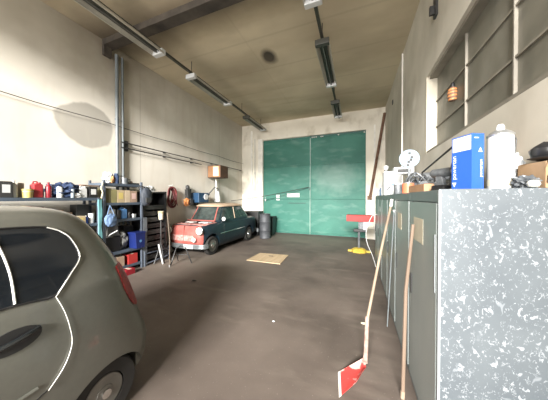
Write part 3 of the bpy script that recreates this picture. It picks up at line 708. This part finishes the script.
# board 1.55
for (y, w, h, mm, lb, la) in ((2.835, .14, .30, M_olive, 'dark olive carton, nearest on the upper board of the taller shelving', None), (2.965, .11, .28, M_olive2, 'yellow-olive carton beside the dark olive carton', None),
                              (3.10, .15, .27, M_tan, 'tan carton with pale square label in the middle of the carton row', M_yellow), (3.245, .12, .27, mat('tan_pale', (.46, .37, .26), .8), 'plain pale tan carton right of the labelled tan carton', None),
                              (3.39, .15, .26, M_brownbox, 'brown carton with pinkish label at the far end of the carton row', mat('pink_label', (.55, .38, .34), .8))):
    carton(y, 1.55, w, h, mm, lb, lab=la, x=-4.90)
# board 1.19
tin(2.96, 1.19, .065, .22, mat('grey_tin', (.24, .25, .25), .5, .3), 'plain grey tin on the middle board left of the blue canister', lid=M_dark)
tin(3.08, 1.19, .05, .20, M_black, 'black tin between the grey tin and the blue canister', lid=M_dark)
canister(3.20, 1.19, .13, .25, M_lblue, 'light blue canister on the middle board of the taller shelving', cap=M_white)
bottle(3.32, 1.19, .03, .18, M_dark, 'black bottle right of the light blue canister', cap=M_dark)
tin(3.43, 1.19, .05, .09, M_steel, 'low steel tin at the far end of the middle board', lid=M_steel)
single(MB().tube([(-.05, .12, 0), (0, .02, 0), (.06, .04, .06), (.10, .16, .13)], .011), 'white_hose_end', M_white, (-4.80, 2.82, .832), 'short white hose end lying on the large black case', 'hose')
# board .50 and .15
carton(2.95, .50, .30, .32, M_black, 'large black case on the lower board of the taller shelving', x=-4.95, wx=.3)
m = MB().blobby((0, 0, .17), (.12, .12, .19), 4, .3, 6); single(m, 'grey_sack', mat('sack_grey', (.17, .175, .17), .8), (-4.93, 3.20, .53), 'grey plastic sack between the black case and blue crate', 'sack', smooth=True)
t = empty('blue_crate', (-4.70, 3.42, .505), 'deep blue plastic crate sticking out of the lower board', 'crate')
MB().prism([(-.13, 0), (.13, 0), (.155, .40), (-.155, .40)], 'X', -.16, .12).build('crate_body', M_cobalt, t, .008)
MB().box(-.17, .13, -.165, .165, .37, .41).build('crate_rim', M_cobalt, t, .005)
MB().lathe([(.035, .12), (.035, .124)], (0, .0, .18), 'X').build('crate_emblem', M_lblue, t); t.scale = (.85, .78, .9)
carton(3.36, .15, .22, .22, M_redtop, 'red box on the bottom board of the taller shelving', x=-4.87, wx=.2)
carton(3.02, .15, .3, .22, M_brownbox, 'brown box on the bottom board beside the red box', x=-4.92, wx=.3)
carton(3.13, .0, .2, .12, M_dred, 'dark red case on the floor by the shelving foot', x=-4.60, wx=.16, name='tool_case', cat='case')
# bag on the far upright
t = empty('hanging_backpack', (-4.60, 3.46, 1.90), 'dark grey backpack hanging at the far upright of the shelving', 'backpack')
MB().blobby((.0, .10, -.22), (.09, .13, .22), 4, .12, 3).build('backpack_body', mat('pack_grey', (.035, .042, .055), .7), t, smooth=True)
MB().tube([(-.1, -.02, .0), (-.02, .02, .02), (.02, .10, -.02)], .014).build('backpack_strap', M_black, t)
MB().box(.07, .095, .03, .17, -.36, -.24).build('backpack_pocket', M_dark, t, .01)
# tool rack
t = empty('tool_rack', (-4.98, 3.96, 0), 'black open tool rack with dark trays past the shelving', 'rack')
for y in (-.30, .32): MB().box(-.22, .20, y - .02, y + .02, 0, 1.82 if y > 0 else 1.78).build('side_panel', M_black, t)
MB().box(-.22, -.20, -.30, .32, 0, 1.8).build('back_panel', M_black, t)
for k in range(9):
    z = .12 + k * .155
    MB().box(-.2, .17, -.28, .30, z, z + .012).box(.16, .175, -.28, .30, z, z + .11).build('tray', M_black if k % 2 else M_dark, t)
MB().box(-.22, .20, -.30, .32, 1.78, 1.80).build('top_board', M_dark, t)
MB().box(.20, .245, -.36, -.27, 0, 1.18).build('front_post', mat('post_grey', (.15, .165, .185), .5, .3), t, .004)
t = empty('leaning_frame', (-4.735, 3.98, 0), 'grey steel frame leaning low across the tool rack foot', 'frame')
MB().tube([(0, -.36, .05), (0, .36, .11)], .02, 4).build('lower_bar', M_upright, t); MB().tube([(0, -.36, .30), (.0, .36, .30)], .016, 4).build('upper_bar', M_upright, t)
m = MB()
for y in (-.36, .36): m.box(-.02, .02, y - .015, y + .015, 0, .36)
m.build('frame_post', M_upright, t)
m = MB().blobby((0, 0, .07), (.13, .18, .075), 4, .6, 9); single(m, 'crumpled_plastic', M_white, (-4.94, 3.86, 1.805), 'white crumpled plastic on top of the black tool rack', 'plastic sheet', smooth=True)
# darker stores filling the lower boards
for y, z, w_, h, x, mm, lb in ((1.50, 1.16, .26, .30, -5.06, M_dark, 'dark carton at the near end of the second board behind the car roof'),
        (1.83, 1.16, .24, .34, -5.06, M_black, 'black carton second along the second board behind the brown tin'),
        (2.10, 1.16, .22, .28, -5.06, M_brownbox, 'brown carton at the middle of the second board against the wall'),
        (2.52, 1.16, .20, .36, -5.10, M_dark, 'tall dark carton behind the white tin on the second board'),
        (2.20, .68, .30, .34, -5.02, M_dark, 'dark carton on the third board beside the dark canister'),
        (3.02, 1.19, .30, .30, -5.10, M_black, 'wide black carton at the back of the middle board of the taller unit'),
        (3.38, 1.19, .26, .30, -5.10, M_dark, 'dark grey carton at the back right of the middle board of the taller unit'),
        (3.42, .50, .22, .50, -5.10, M_black, 'tall black carton behind the deep blue crate')):
    carton(y, z, w_, h, mm, lb, x=x, wx=.22)
t = empty('fan_heater', (-4.93, 2.98, .825), 'grey tapered case standing on the large black case', 'case')
MB().prism([(-.13, 0), (.13, 0), (.10, .22), (-.10, .22)], 'X', -.09, .09).build('case_body', mat('case_grey', (.10, .10, .095), .6), t, .01); MB().tube([(0, -.05, .22), (0, -.04, .26), (0, .04, .26), (0, .05, .22)], .008).build('case_handle', M_black, t)
t.name = 'tapered_case'

# ------------------------------------------------------------------ left wall hangings
t = empty('hose_coil', (XL + .08, 4.86, 1.72), 'dark red hose coil hanging on the left wall above the old car', 'hose')
m = MB()
for k in range(6):
    w = .05 + .026 * k; hh = .22 + .018 * k
    m.tube([(.015 * k - .02 + .02 * math.sin(3 * a + k), w * math.cos(a) + .01 * math.sin(k * 2), hh * math.sin(a) - .01 * k) for a in [j * PI / 16 for j in range(32)]], .018, 6, True)
m.build('hose_loops', M_hose, t, smooth=True)
MB().tube([(-.08, 0, .30), (.05, 0, .30), (.06, 0, .34)], .01).build('wall_hook', M_lightgrey, t)
MB().tube([(.03, .12, .22), (.05, .16, .1), (.04, .14, -.1), (.05, .2, -.3)], .010, 6).build('hose_tail', M_hose, t)
t = empty('power_trimmer', (XL + .12, 5.50, 1.72), 'black and orange power tool hanging on the left wall right of the hose', 'power tool')
MB().obox((0, 0, .05), (.12, .12, .34), (.1, 0, 0)).blobby((0, 0, .27), (.06, .07, .09), 3, .1).build('tool_body', M_dark, t, .02)
MB().blobby((.02, -.07, -.20), (.07, .11, .12), 3, .5, 6).build('tool_guard', M_orange, t, smooth=True)
MB().obox((.05, .1, -.2), (.06, .12, .22)).build('tool_motor', M_dark, t, .015)
MB().tube([(-.12, 0, .33), (0, 0, .33), (.01, 0, .37)], .008).build('wall_hook', M_steel, t)
MB().obox((.0, .10, .08), (.08, .05, .3)).build('tool_guide', M_dark, t, .01)
t = empty('wall_machine', (XL + .21, 5.98, 1.49), 'blue wall machine with white round dial behind the old car', 'machine')
MB().box(-.2, .14, -.22, .30, 0, .34).build('machine_body', mat('machine_blue', (.012, .045, .10), .5), t, .02)
MB().lathe([(.10, .165), (.11, .13)], (0, .14, .20), 'X').build('round_dial', M_white, t, smooth=True)
MB().box(-.2, -.16, -.1, .1, -.1, .0).build('wall_mount', M_dark, t)
t = empty('wooden_wall_box', (-5.0, 6.88, 2.42), 'brown wooden box with cream front fixed high on the left wall', 'box')
MB().box(-.28, .30, -.24, .26, 0, .46).build('box_case', M_wbrown, t, .008)
MB().box(-.02, .22, -.262, -.24, .05, .41).build('cream_panel', mat('panel_cream', (.78, .58, .34), .6, col2=(.86, .72, .50), scale=4), t, .004)
MB().box(-.26, .285, -.25, -.24, .02, .44).build('front_frame', M_worange, t, .003)
t = empty('vertical_lamp', (XL + .12, 7.02, 1.50), 'white upright lamp standard with bent grey arm below the wooden box', 'lamp')
MB().tube([(0, 0, 0), (0, 0, .91)], .035, 10).build('standard', M_white_trim, t, smooth=True)
MB().lathe([(.13, 0), (.12, .12), (.08, .38), (.05, .42), (.02, .43)], (.06, 0, .0)).build('cone_shade', M_white, t, smooth=True)
MB().tube([(.06, 0, .35), (.08, .06, .5), (.1, -.22, .56), (.12, -.6, .30)], .022).build('bent_arm', M_toolgrey, t, smooth=True)
MB().blobby((.12, -.62, .28), (.05, .05, .04), 2, .1).build('arm_head', M_toolgrey, t, smooth=True)
t = empty('wall_lever', (XL + .0, 3.55, 3.0), 'small dark wall bracket beside the vertical pipes', 'bracket')
MB().box(0, .05, -.05, .05, -.2, .05).build('bracket_plate', M_dark, t, .004)

# ------------------------------------------------------------------ lockers on the right
CXF, CZ = .475, 1.70
ys = [1.56, 2.31, 3.06, 3.81, 4.56, 5.31, 6.08]
lab_ = ['first steel locker with speckled galvanised end panel, nearest the viewer', 'second steel locker from the viewer, with small cream note at its edge', 'third steel locker in the row along the right wall',
        'fourth steel locker in the row along the right wall', 'fifth steel locker in the row, next to last', 'last steel locker at the far end of the row']
for i in range(6):
    y0, y1 = ys[i], ys[i + 1] - .004
    t = empty('steel_locker', (CXF, y0, 0), lab_[i], 'locker', 'grey steel lockers along the right wall')
    d = XR - .01 - CXF; L = y1 - y0
    s0 = .012 if i == 0 else 0
    MB().box(.02, d, s0, L, .0, CZ - .0).build('carcass', M_cab2, t)
    MB().box(-.004, .02, s0, L, CZ - .075, CZ).box(-.0, .02, s0, L, 0, .05).box(.0, .02, s0, .03, .05, CZ - .075).box(.0, .02, L - .02, L, .05, CZ - .075).build('face_frame', M_cab2, t, .002)
    dr = MB().box(-.008, .012, .036, L - .024, .055, CZ - .082).build('locker_door', M_cab, t, .003)
    MB().box(-.018, -.008, L - .11, L - .085, .80, .98).build('door_handle', M_dark, dr, .003)
    if i == 0:
        MB().box(-.004, d, 0, .012, 0, CZ + .004).build('side_panel', M_galv, t, .002)
        MB().box(-.008, .006, -.003, .02, 0, CZ).build('corner_edge', M_cabedge, t, .002)
        MB().box(-.010, -.0085, .31, .58, 1.30, 1.49).build('paper_note', M_cream, dr)
        MB().box(-.012, -.008, .05, .06, 1.05, 1.42).build('hinge_strip', M_cabedge, dr)
    if i == 1: MB().box(-.010, -.0085, .36, .58, 1.30, 1.48).build('paper_note', M_cream, dr)
    if i == 4: MB().box(-.010, -.0085, .22, .52, 1.37, 1.47).build('paper_note', M_white, dr)

# shovel
t = empty('shovel', (-.02, 2.05, 0), 'red shovel with worn white edge leaning on the lockers', 'shovel')
A, B, C, D = Vector((-.153, 2.07, .003)), Vector((-.125, 1.81, .003)), Vector((.10, 2.03, .085)), Vector((.085, 2.24, .065))
o_ = Vector((-.02, 2.05, 0))
def blade(u0, u1, nu, th=.004):
    m = MB(); G = []
    for lay in (0, th):
        g = []
        for i in range(nu + 1):
            u = u0 + (u1 - u0) * i / nu; row = []
            for j in range(9):
                v = j / 8
                pnt = A.lerp(D, u).lerp(B.lerp(C, u), v)
                curl = .022 * u * (abs(2 * v - 1) ** 2) * 1.2
                rnd = (-.03 * math.sin(PI * u) * (v - .5) * 0)
                p = pnt - o_ + Vector((rnd, 0, curl + lay))
                if v > .5 and u > .6: p += Vector((-.03, .02, 0)) * (u - .6) / .4 * (2 * v - 1)
                row.append(m.bm.verts.new(p))
            g.append(row)
        G.append(g)
    for lay, g in enumerate(G):
        for i in range(nu):
            for j in range(8):
                f = (g[i][j], g[i + 1][j], g[i + 1][j + 1], g[i][j + 1]); m.bm.faces.new(f if lay else f[::-1])
    for i in range(nu):
        for j in (0, 8): m.bm.faces.new((G[0][i][j], G[0][i + 1][j], G[1][i + 1][j], G[1][i][j]))
    for j in range(8):
        for i in (0, nu): m.bm.faces.new((G[0][i][j], G[0][i][j + 1], G[1][i][j + 1], G[1][i][j]))
    return m
bl = blade(.08, 1, 10).build('blade', M_shovel, t, smooth=True)
blade(0, .08, 1).build('worn_edge', M_shedge, bl, smooth=True)
MB().tube([Vector((.085, 2.18, .085)) - o_, Vector((.095, 2.26, .13)) - o_, Vector((.115, 2.45, .385)) - o_], [.024, .02, .02]).build('socket', mat('socket_pinkish', (.32, .25, .21), .7, col2=(.24, .13, .11), scale=20), t, smooth=True)
MB().tube([Vector((.113, 2.43, .36)) - o_, Vector((.27, 2.80, .98)) - o_, Vector((.43, 3.15, 1.56)) - o_], .0145).build('handle', M_wood, t, smooth=True)
MB().tube([Vector((.424, 3.135, 1.535)) - o_, Vector((.441, 3.17, 1.63)) - o_], .020).build('handle_tip', M_lightgrey, t, smooth=True)
# second handle
t = empty('wooden_pole', (.365, 2.0, 0), 'brown wooden pole leaning upright against the first locker door', 'pole')
MB().tube([(0, 0, .0), (.02, .01, .9), (.068, .01, 1.435)], [.0145, .0135, .012]).build('pole_shaft', M_wood2, t, smooth=True)
MB().tube([(-.001, 0, .0), (.0012, 0, .06)], .0165).build('pole_ferrule', M_wood, t, smooth=True)
t = empty('metal_rod', (.38, 3.05, 0), 'thin pale metal rod leaning on the lockers behind the shovel handle', 'rod')
MB().tube([(0, 0, 0), (.07, 0, 1.47)], .007).build('rod_shaft', M_grey_pipe, t, smooth=True); MB().lathe([(.010, 1.47), (.015, 1.50)], (.07, 0, 0)).build('rod_cap', M_white, t)
# white cable loop hanging at far locker
single(MB().tube(spline([(.0, .4, .36), (-.10, .35, .33), (-.20, .30, .1), (-.24, .28, -.12), (-.2, .3, -.36), (-.1, .32, -.60), (-.02, .34, -.88)], 5), .007), 'white_cable', M_white, (CXF - .012, 5.2, .90), 'white cable looping out from the last locker to the floor', 'cable', smooth=True)
# red topped stand
t = empty('pedestal_stand', (.09, 7.0, 0), 'red topped work stand on a yellow base before the green gate', 'stand')
MB().box(-.36, .40, -.16, .16, .94, 1.13).build('red_top', M_redtop, t, .01)
MB().tube([(.0, 0, .06), (.0, 0, .66)], .035).build('column', M_toolgrey, t, smooth=True)
MB().obox((.02, -.02, .66), (.36, .14, .08)).build('clamp_block', M_black, t, .01)
MB().box(.02, .12, -.06, .06, .70, .94).box(-.02, .02, -.06, .06, .70, .94).build('upper_post', M_toolgrey, t, .01)
MB().box(.12, .20, -.09, -.04, .68, .94).build('white_bracket', M_white, t, .008)
m = MB().lathe([(.24, 0), (.24, .05), (.16, .11), (.06, .13)], seg=8); m.box(-.32, .32, -.06, .06, 0, .05)
m.build('yellow_base', M_yel2, t, .006)

# ------------------------------------------------------------------ things on the lockers (top at CZ)
t = empty('blue_box', (.665, 1.66, CZ + .005), 'tall blue and white product box standing on the first locker', 'box')
W_, D_ = .134, .083; ang = math.atan2(.12, -.06)
u = Vector((-.447, .894, 0)); v = Vector((.894, .447, 0))
def bp_(a, b_, z): p = u * a + v * b_; return (p.x, p.y, z)
def slab(a0, a1, b0, b1, z0, z1):
    m = MB(); vs = [m.bm.verts.new(bp_(a, b, z)) for z in (z0, z1) for a, b in ((a0, b0), (a1, b0), (a1, b1), (a0, b1))]
    for f in ((0, 1, 2, 3), (4, 5, 6, 7), (0, 1, 5, 4), (1, 2, 6, 5), (2, 3, 7, 6), (3, 0, 4, 7)): m.bm.faces.new([vs[k] for k in f])
    return m
H_ = .345
M_boxblue = mat('box_blue', (.018, .085, .40), .45, var=.05)
slab(0, W_, 0, D_, 0, H_).build('box_body', M_boxblue, t, .001)
slab(.006, W_ - .008, -.0012, 0, H_ - .098, H_ - .008).build('white_label', M_white, t)
slab(-.001, .0, .015, .045, H_ - .03, H_ - .024).build('side_line', M_white, t)
R1 = Matrix((( -u.x, 0, -v.x, 0), (-u.y, 0, -v.y, 0), (0, 1, 0, 0), (0, 0, 0, 1)))       # text x -> -u, y -> z, facing -v
rot = Matrix.Rotation(PI / 2, 4, 'Z')
text_mesh('powerten', .040, Matrix.Translation(bp_(W_ - .020, -.0015, .145)) @ R1 @ rot, M_white, t)
def tri(a, z, s, face):
    m = MB()
    if face == 0: vs = [bp_(a - s, -.0014, z + s), bp_(a + s, -.0014, z + s), bp_(a, -.0014, z - s)]
    else: vs = [bp_(-.0014, a - s, z - s), bp_(-.0014, a + s, z - s), bp_(-.0014, a, z + s)]
    vs2 = [Vector(p) + (v * .001 if face == 0 else u * .001) for p in vs]
    A_ = [m.bm.verts.new(p) for p in vs]; B_ = [m.bm.verts.new(p) for p in vs2]
    m.bm.faces.new(A_); m.bm.faces.new(B_[::-1])
    for k in range(3): m.bm.faces.new((A_[k], A_[(k + 1) % 3], B_[(k + 1) % 3], B_[k]))
    return m
tri(W_ - .020, .032, .015, 0).build('triangle_mark', M_white, t); tri(D_ - .026, H_ - .10, .014, 1).build('triangle_mark', M_white, t)
R2 = Matrix(((v.x, 0, -u.x, 0), (v.y, 0, -u.y, 0), (0, 1, 0, 0), (0, 0, 0, 1)))
text_mesh('powerten', .028, Matrix.Translation(bp_(-.0015, D_ - .022, .13)) @ R2 @ rot, M_white, t)

t = empty('spray_can', (.835, 1.74, CZ + .005), 'large white spray canister standing right of the blue box', 'canister')
MB().lathe([(.055, 0), (.060, .01), (.060, .325), (.055, .335)], seg=32).build('can_body', mat('can_white', (.60, .60, .575), .35, var=.02), t, smooth=True)
MB().lathe([(.063, .325), (.064, .335), (.05, .35), (.034, .36), (.032, .362)], seg=32).build('can_collar', M_steel, t, smooth=True)
MB().lathe([(.02, .362), (.02, .385), (.014, .40), (.004, .402)], seg=16).build('can_nozzle', M_white, t, smooth=True)
MB().tube([(.062, 0, .33), (.075, 0, .30), (.066, .0, .20), (.063, 0, .12)], .004).build('can_wire', M_dark, t)
MB().lathe([(.0605, .02), (.0612, .06)], seg=32).build('can_band', M_cream, t)
m = MB().blobby((0, 0, .125), (.055, .07, .13), 4, .5, 6); single(m, 'plastic_bag', mat('bag_white', (.62, .64, .66), .5, var=.08, scale=10), (.945, 1.87, CZ + .002), 'crumpled white plastic bag behind the white spray canister', 'bag', smooth=True)
t = empty('jar_lid_bottle', (.955, 2.02, CZ + .004), 'clear bottle with reddish lid behind the white spray canister', 'bottle')
MB().lathe([(.045, 0), (.048, .01), (.048, .24), (.03, .28)]).build('bottle_body', M_lightgrey, t, smooth=True); MB().lathe([(.035, .28), (.036, .32), (.02, .322)]).build('bottle_cap', mat('salmon_cap', (.62, .28, .20), .5), t, smooth=True)
t.name = 'lidded_bottle'
m = MB().blobby((0, 0, .035), (.05, .07, .04), 4, .6, 9); single(m, 'dark_rag', M_toolgrey, (.905, 1.665, CZ + .002), 'dark grey crumpled rag beside the base of the spray canister', 'rag', smooth=True)
t = empty('open_carton', (.995, 1.645, CZ + .005), 'torn brown cardboard carton at the right end of the locker top', 'box', rz=.12)
MB().box(-.055, .045, -.055, .12, 0, .145).build('carton_body', M_card, t, .002)
MB().obox((-.005, -.06, .125), (.10, .004, .06), (.5, 0, 0)).build('carton_flap', M_card, t)
MB().obox((-.035, -.062, .05), (.035, .012, .045), (.2, 0, .3)).build('carton_tear', mat('dark_card', (.09, .06, .04), .9), t, .002)
t = empty('soft_hat', (1.0, 1.68, CZ + .157), 'black soft hat lying on the torn carton', 'hat')
MB().blobby((0, 0, .055), (.055, .07, .055), 3, .15, 4).build('hat_crown', M_black, t, smooth=True); MB().lathe([(.05, .0), (.065, .006), (.05, .012)], (-.02, -.03, .01)).build('hat_brim', M_black, t, smooth=True)
single(MB().lathe([(.004, 0), (.022, .008), (.027, .024), (.02, .04), (.004, .044)], (0, 0, 0)), 'glass_lens', M_lightgrey, (.905, 1.595, CZ + .005), 'small pale glassy lens in front of the dark rag', 'lens', smooth=True)
m = MB().blobby((0, 0, .03), (.022, .03, .03), 3, .5, 8); single(m, 'white_wad', M_white, (.925, 1.80, CZ + .165), 'small white paper wad on the edge of the torn carton', 'paper', smooth=True)
bpy.data.objects.remove(bpy.data.objects['white_wad'])
# clutter left of the blue box
t = empty('cordless_drill', (.64, 2.06, CZ + .004), 'dark grey cordless drill beside the blue box on the locker', 'drill', rz=.5)
MB().box(-.04, .04, -.05, .07, 0, .05).build('battery', M_black, t, .01)
MB().prism([(-.03, .05), (.04, .05), (.05, .13), (-.01, .13)], 'X', -.02, .02).build('grip', M_toolgrey, t, .006)
MB().lathe([(.03, -.09), (.037, -.06), (.037, .08), (.025, .10)], (0, 0, .155), 'Y').build('motor_housing', M_toolgrey, t, smooth=True)
MB().lathe([(.02, -.14), (.024, -.10), (.024, -.09)], (0, 0, .155), 'Y').build('chuck', M_steel, t, smooth=True); t.scale = (.95,) * 3
t = empty('angle_grinder', (.70, 2.58, CZ + .004), 'dark angle grinder with steel disc lying left of the drill', 'grinder', rz=-.5)
MB().lathe([(.03, -.15), (.036, -.1), (.03, .0), (.036, .08), (.03, .1)], (0, 0, .055), 'Y').build('grinder_body', M_toolgrey, t, smooth=True)
MB().lathe([(.07, 0), (.07, .006)], (0, .13, .02)).build('grinder_disc', M_steel, t); MB().lathe([(.03, .02), (.034, .07), (.02, .09)], (0, .12, 0)).build('gear_head', M_steel, t, smooth=True)
MB().tube([(.03, .11, .06), (.15, .12, .08)], .015).build('side_handle', M_black, t, smooth=True); t.scale = (1.3,) * 3
single(MB().obox((0, 0, .035), (.08, .36, .07)), 'wood_block', mat('block_orange_wood', (.32, .18, .10), .6), (.56, 2.34, CZ + .003), 'orange-brown wooden block in front of the power tools', 'block', bev=.006, rz=.12)
t = empty('orange_tin', (.56, 2.84, CZ + .004), 'orange red tin left of the wooden block', 'tin')
MB().lathe([(.06, 0), (.06, .11), (.055, .115)]).build('tin_body', mat('tin_orange', (.62, .16, .08), .4), t, smooth=True); MB().lathe([(.057, .115), (.057, .122), (.04, .123)]).build('tin_lid', M_steel, t, smooth=True)
t = empty('angle_bracket', (.78, 2.25, CZ + .004), 'thin dark metal arm with brace slanting up behind the blue box', 'bracket')
MB().tube([(-.04, .78, .25), (.0, -.12, .41)], .009, 6).build('slanting_arm', M_dark, t); MB().tube([(.0, -.08, .395), (.0, .06, .20), (.0, .08, .0)], .008, 6).build('brace', M_dark, t)
MB().box(-.05, .05, -.06, .80, 0, .02).tube([(-.04, .76, .0), (-.04, .77, .25)], .009, 6).build('foot_plate', M_dark, t)
t = empty('air_tool', (.78, 2.75, CZ + .03), 'steel air tool lying on the slanting arm foot behind the grinder', 'tool')
MB().lathe([(.02, -.14), (.04, -.12), (.045, .0), (.03, .04), (.025, .16), (.015, .2)], (0, 0, .05), 'Y').build('tool_barrel', M_steel, t, smooth=True)
MB().obox((0, -.08, .13), (.035, .05, .14), (.3, 0, 0)).build('tool_grip', M_dark, t, .008)
t = empty('tool_heap_drill', (.92, 3.2, CZ + .004), 'second power drill lying behind the orange tin', 'drill', rz=1.2)
MB().lathe([(.03, -.12), (.042, -.08), (.042, .08), (.03, .12)], (0, 0, .16), 'Y').build('motor_housing', M_toolgrey, t, smooth=True)
MB().prism([(-.03, 0), (.05, 0), (.03, .14), (-.03, .14)], 'X', -.022, .022).build('grip', M_dark, t, .006); MB().lathe([(.015, -.19), (.024, -.13), (.024, -.12)], (0, 0, .16), 'Y').build('chuck', M_steel, t, smooth=True)
t.name = 'corded_drill'; t.scale = (1.35,) * 3
t = empty('toothed_chain', (.70, 3.05, CZ + .004), 'tangle of steel parts and cable between the drill and white machine', 'parts')
m = MB()
for k in range(7):
    r = .05 + .01 * k; m.tube([(.04 * math.sin(k) + r * math.cos(a), .07 * math.cos(k * 1.7) + r * 1.2 * math.sin(a), .10 + .05 * math.sin(2 * a + k) + .01 * k) for a in [j * PI / 10 for j in range(20)]], .008, 6, True)
m.build('cable_loops', M_toolgrey, t, smooth=True); MB().blobby((0, 0, .05), (.09, .12, .06), 3, .5, 7).build('metal_heap', M_toolgrey, t, smooth=True)
t.name = 'parts_tangle'; t.scale = (.9, 1.0, 1.15)
m = MB()
for k in range(5):
    r = .05 + .012 * k; m.tube([(.05 * math.sin(k * 2) + r * math.cos(a), .12 * math.cos(k * 1.3) + r * 1.2 * math.sin(a), .10 + .04 * math.sin(2 * a + k) + .012 * k) for a in [j * PI / 10 for j in range(20)]], .009, 6, True)
single(m.blobby((0, 0, .05), (.07, .22, .06), 3, .6, 7), 'cable_heap', M_toolgrey, (.90, 2.42, CZ + .0), 'heap of dark cable behind the drill and grinder', 'cable', smooth=True)
t = empty('dial_wheel', (.76, 3.80, CZ + .004), 'pale round disc with dark holes standing upright behind the tools', 'disc')
fc = Matrix.Rotation(.35, 4, 'Z')
m = MB().lathe([(.135, -.02), (.14, -.012), (.14, .012), (.135, .02)], (0, 0, .55), 'Y', 36); m.build('disc_plate', mat('disc_paleblue', (.22, .30, .36), .4), t, smooth=True)
m = MB()
for (x, z) in ((0, .63), (.03, .57), (-.01, .50), (-.02, .45), (.02, .53)): m.obox((x, -.024, z), (.035, .008, .035))
m.build('dark_hole', M_black, t); MB().box(-.015, .015, -.015, .015, 0, .42).box(-.09, .09, -.07, .07, 0, .03).build('disc_stand', M_toolgrey, t, .005)
t.name = 'round_disc'
t = empty('white_machine', (.66, 4.80, CZ + .004), 'white box shaped machine with handle and black slots on the lockers', 'machine')
MB().box(-.15, .16, -.12, .12, 0, .47).box(.02, .36, -.14, .10, .40, .54).build('machine_body', M_white, t, .015)
MB().box(.08, .30, -.15, -.14, .44, .50).build('slot_panel', M_dark, t); MB().lathe([(.03, .47), (.03, .52), (.045, .54), (.045, .58), (.02, .60)], (-.10, 0, 0)).build('top_cap', M_white, t, smooth=True)
MB().lathe([(.025, .47), (.034, .51)], (-.10, 0, 0)).build('cap_ring', M_black, t)
MB().tube([(-.10, -.13, .1), (-.06, -.16, .16), (.02, -.16, .18), (.10, -.13, .12)], .012).build('front_handle', M_toolgrey, t, smooth=True)
t = empty('spool_box', (.60, 3.55, CZ + .004), 'small white carton with blue label in front of the white machine', 'box')
MB().box(-.08, .08, -.06, .06, 0, .15).build('carton_body', M_white, t, .003); MB().box(-.03, .07, -.062, -.06, .01, .14).build('blue_label', M_blue, t); t.name = 'label_carton'
for y, r, h, mm, cp, lb in ((5.35, .06, .30, M_white, M_lblue, 'white bottle with blue cap on the far end of the lockers'), (5.7, .05, .24, M_lblue, M_white, 'light blue bottle at the far end of the lockers'), (5.0, .05, .26, M_white, M_white, 'white bottle left of the white machine on the lockers'), (5.9, .08, .16, M_white, M_white, 'squat white tub at the very end of the lockers'), (4.05, .045, .18, M_white, M_lblue, 'small white bottle beside the label carton')):
    bottle(y, CZ + .004, r, h, mm, lb, x=.58, cap=cp)
tin(3.28, CZ + .004, .05, .13, M_toolgrey, 'small grey tin beside the tangle of parts on the lockers', x=.53)
# thing lodged in the window
t = empty('clay_bird_box', (XW - .01, 3.30, 2.94), 'orange striped basket hanging before the dirty window', 'basket')
MB().lathe([(.05, -.02), (.075, .02), (.085, .10), (.06, .17), (.03, .19)], (-.05, 0, 0)).build('basket_body', M_rust, t, smooth=True)
m = MB()
for z, r in ((.0, .069), (.05, .082), (.10, .0865), (.145, .074)): m.lathe([(r, z - .012), (r + .003, z), (r, z + .012)], (-.05, 0, 0))
m.build('basket_stripe', M_orange, t, smooth=True); MB().lathe([(.035, .19), (.035, .24), (.02, .26)], (-.05, 0, 0)).build('basket_top', M_black, t, smooth=True)
t.name = 'striped_basket'; t.scale = (.62, .62, .85); t.location = (XW + .006, 3.42, 2.93)

# ------------------------------------------------------------------ light
w = bpy.data.worlds.new('w'); scn.world = w; w.use_nodes = True
bg = w.node_tree.nodes['Background']; bg.inputs[0].default_value = (1, .98, .94, 1); bg.inputs[1].default_value = .35
def area(name, loc, rot, sx, sy, e, col):
    l = bpy.data.lights.new(name, 'AREA'); l.shape = 'RECTANGLE'; l.size = sx; l.size_y = sy; l.energy = e; l.color = col
    o = bpy.data.objects.new(name, l); COL.objects.link(o); o.location = loc; o.rotation_euler = rot; return o
# daylight through the open drive-in gate behind the viewer: broad sky and a brighter patch of it
area('sky_light', (-1.8, -15, 2.6), (math.radians(90), 0, 0), 12, 5, 1700, (1, .98, .95))
area('sky_patch', (-.2, -14, 7.6), (math.radians(68), 0, math.radians(2)), 6.5, 1.8, 7000, (1, .97, .92))

cam = bpy.data.cameras.new('cam'); co = bpy.data.objects.new('cam', cam); COL.objects.link(co); scn.camera = co
co.location = (0, 0, 1.65); co.rotation_euler = (math.radians(90 - .54), 0, math.radians(21.15))
cam.sensor_width = 36; cam.lens = 212 / 548 * 36; cam.clip_start = .02; cam.clip_end = 100
vs = scn.view_settings; vs.view_transform = 'Standard'; vs.look = 'None'; vs.gamma = 1; vs.exposure = 1.15
vs.use_curve_mapping = False
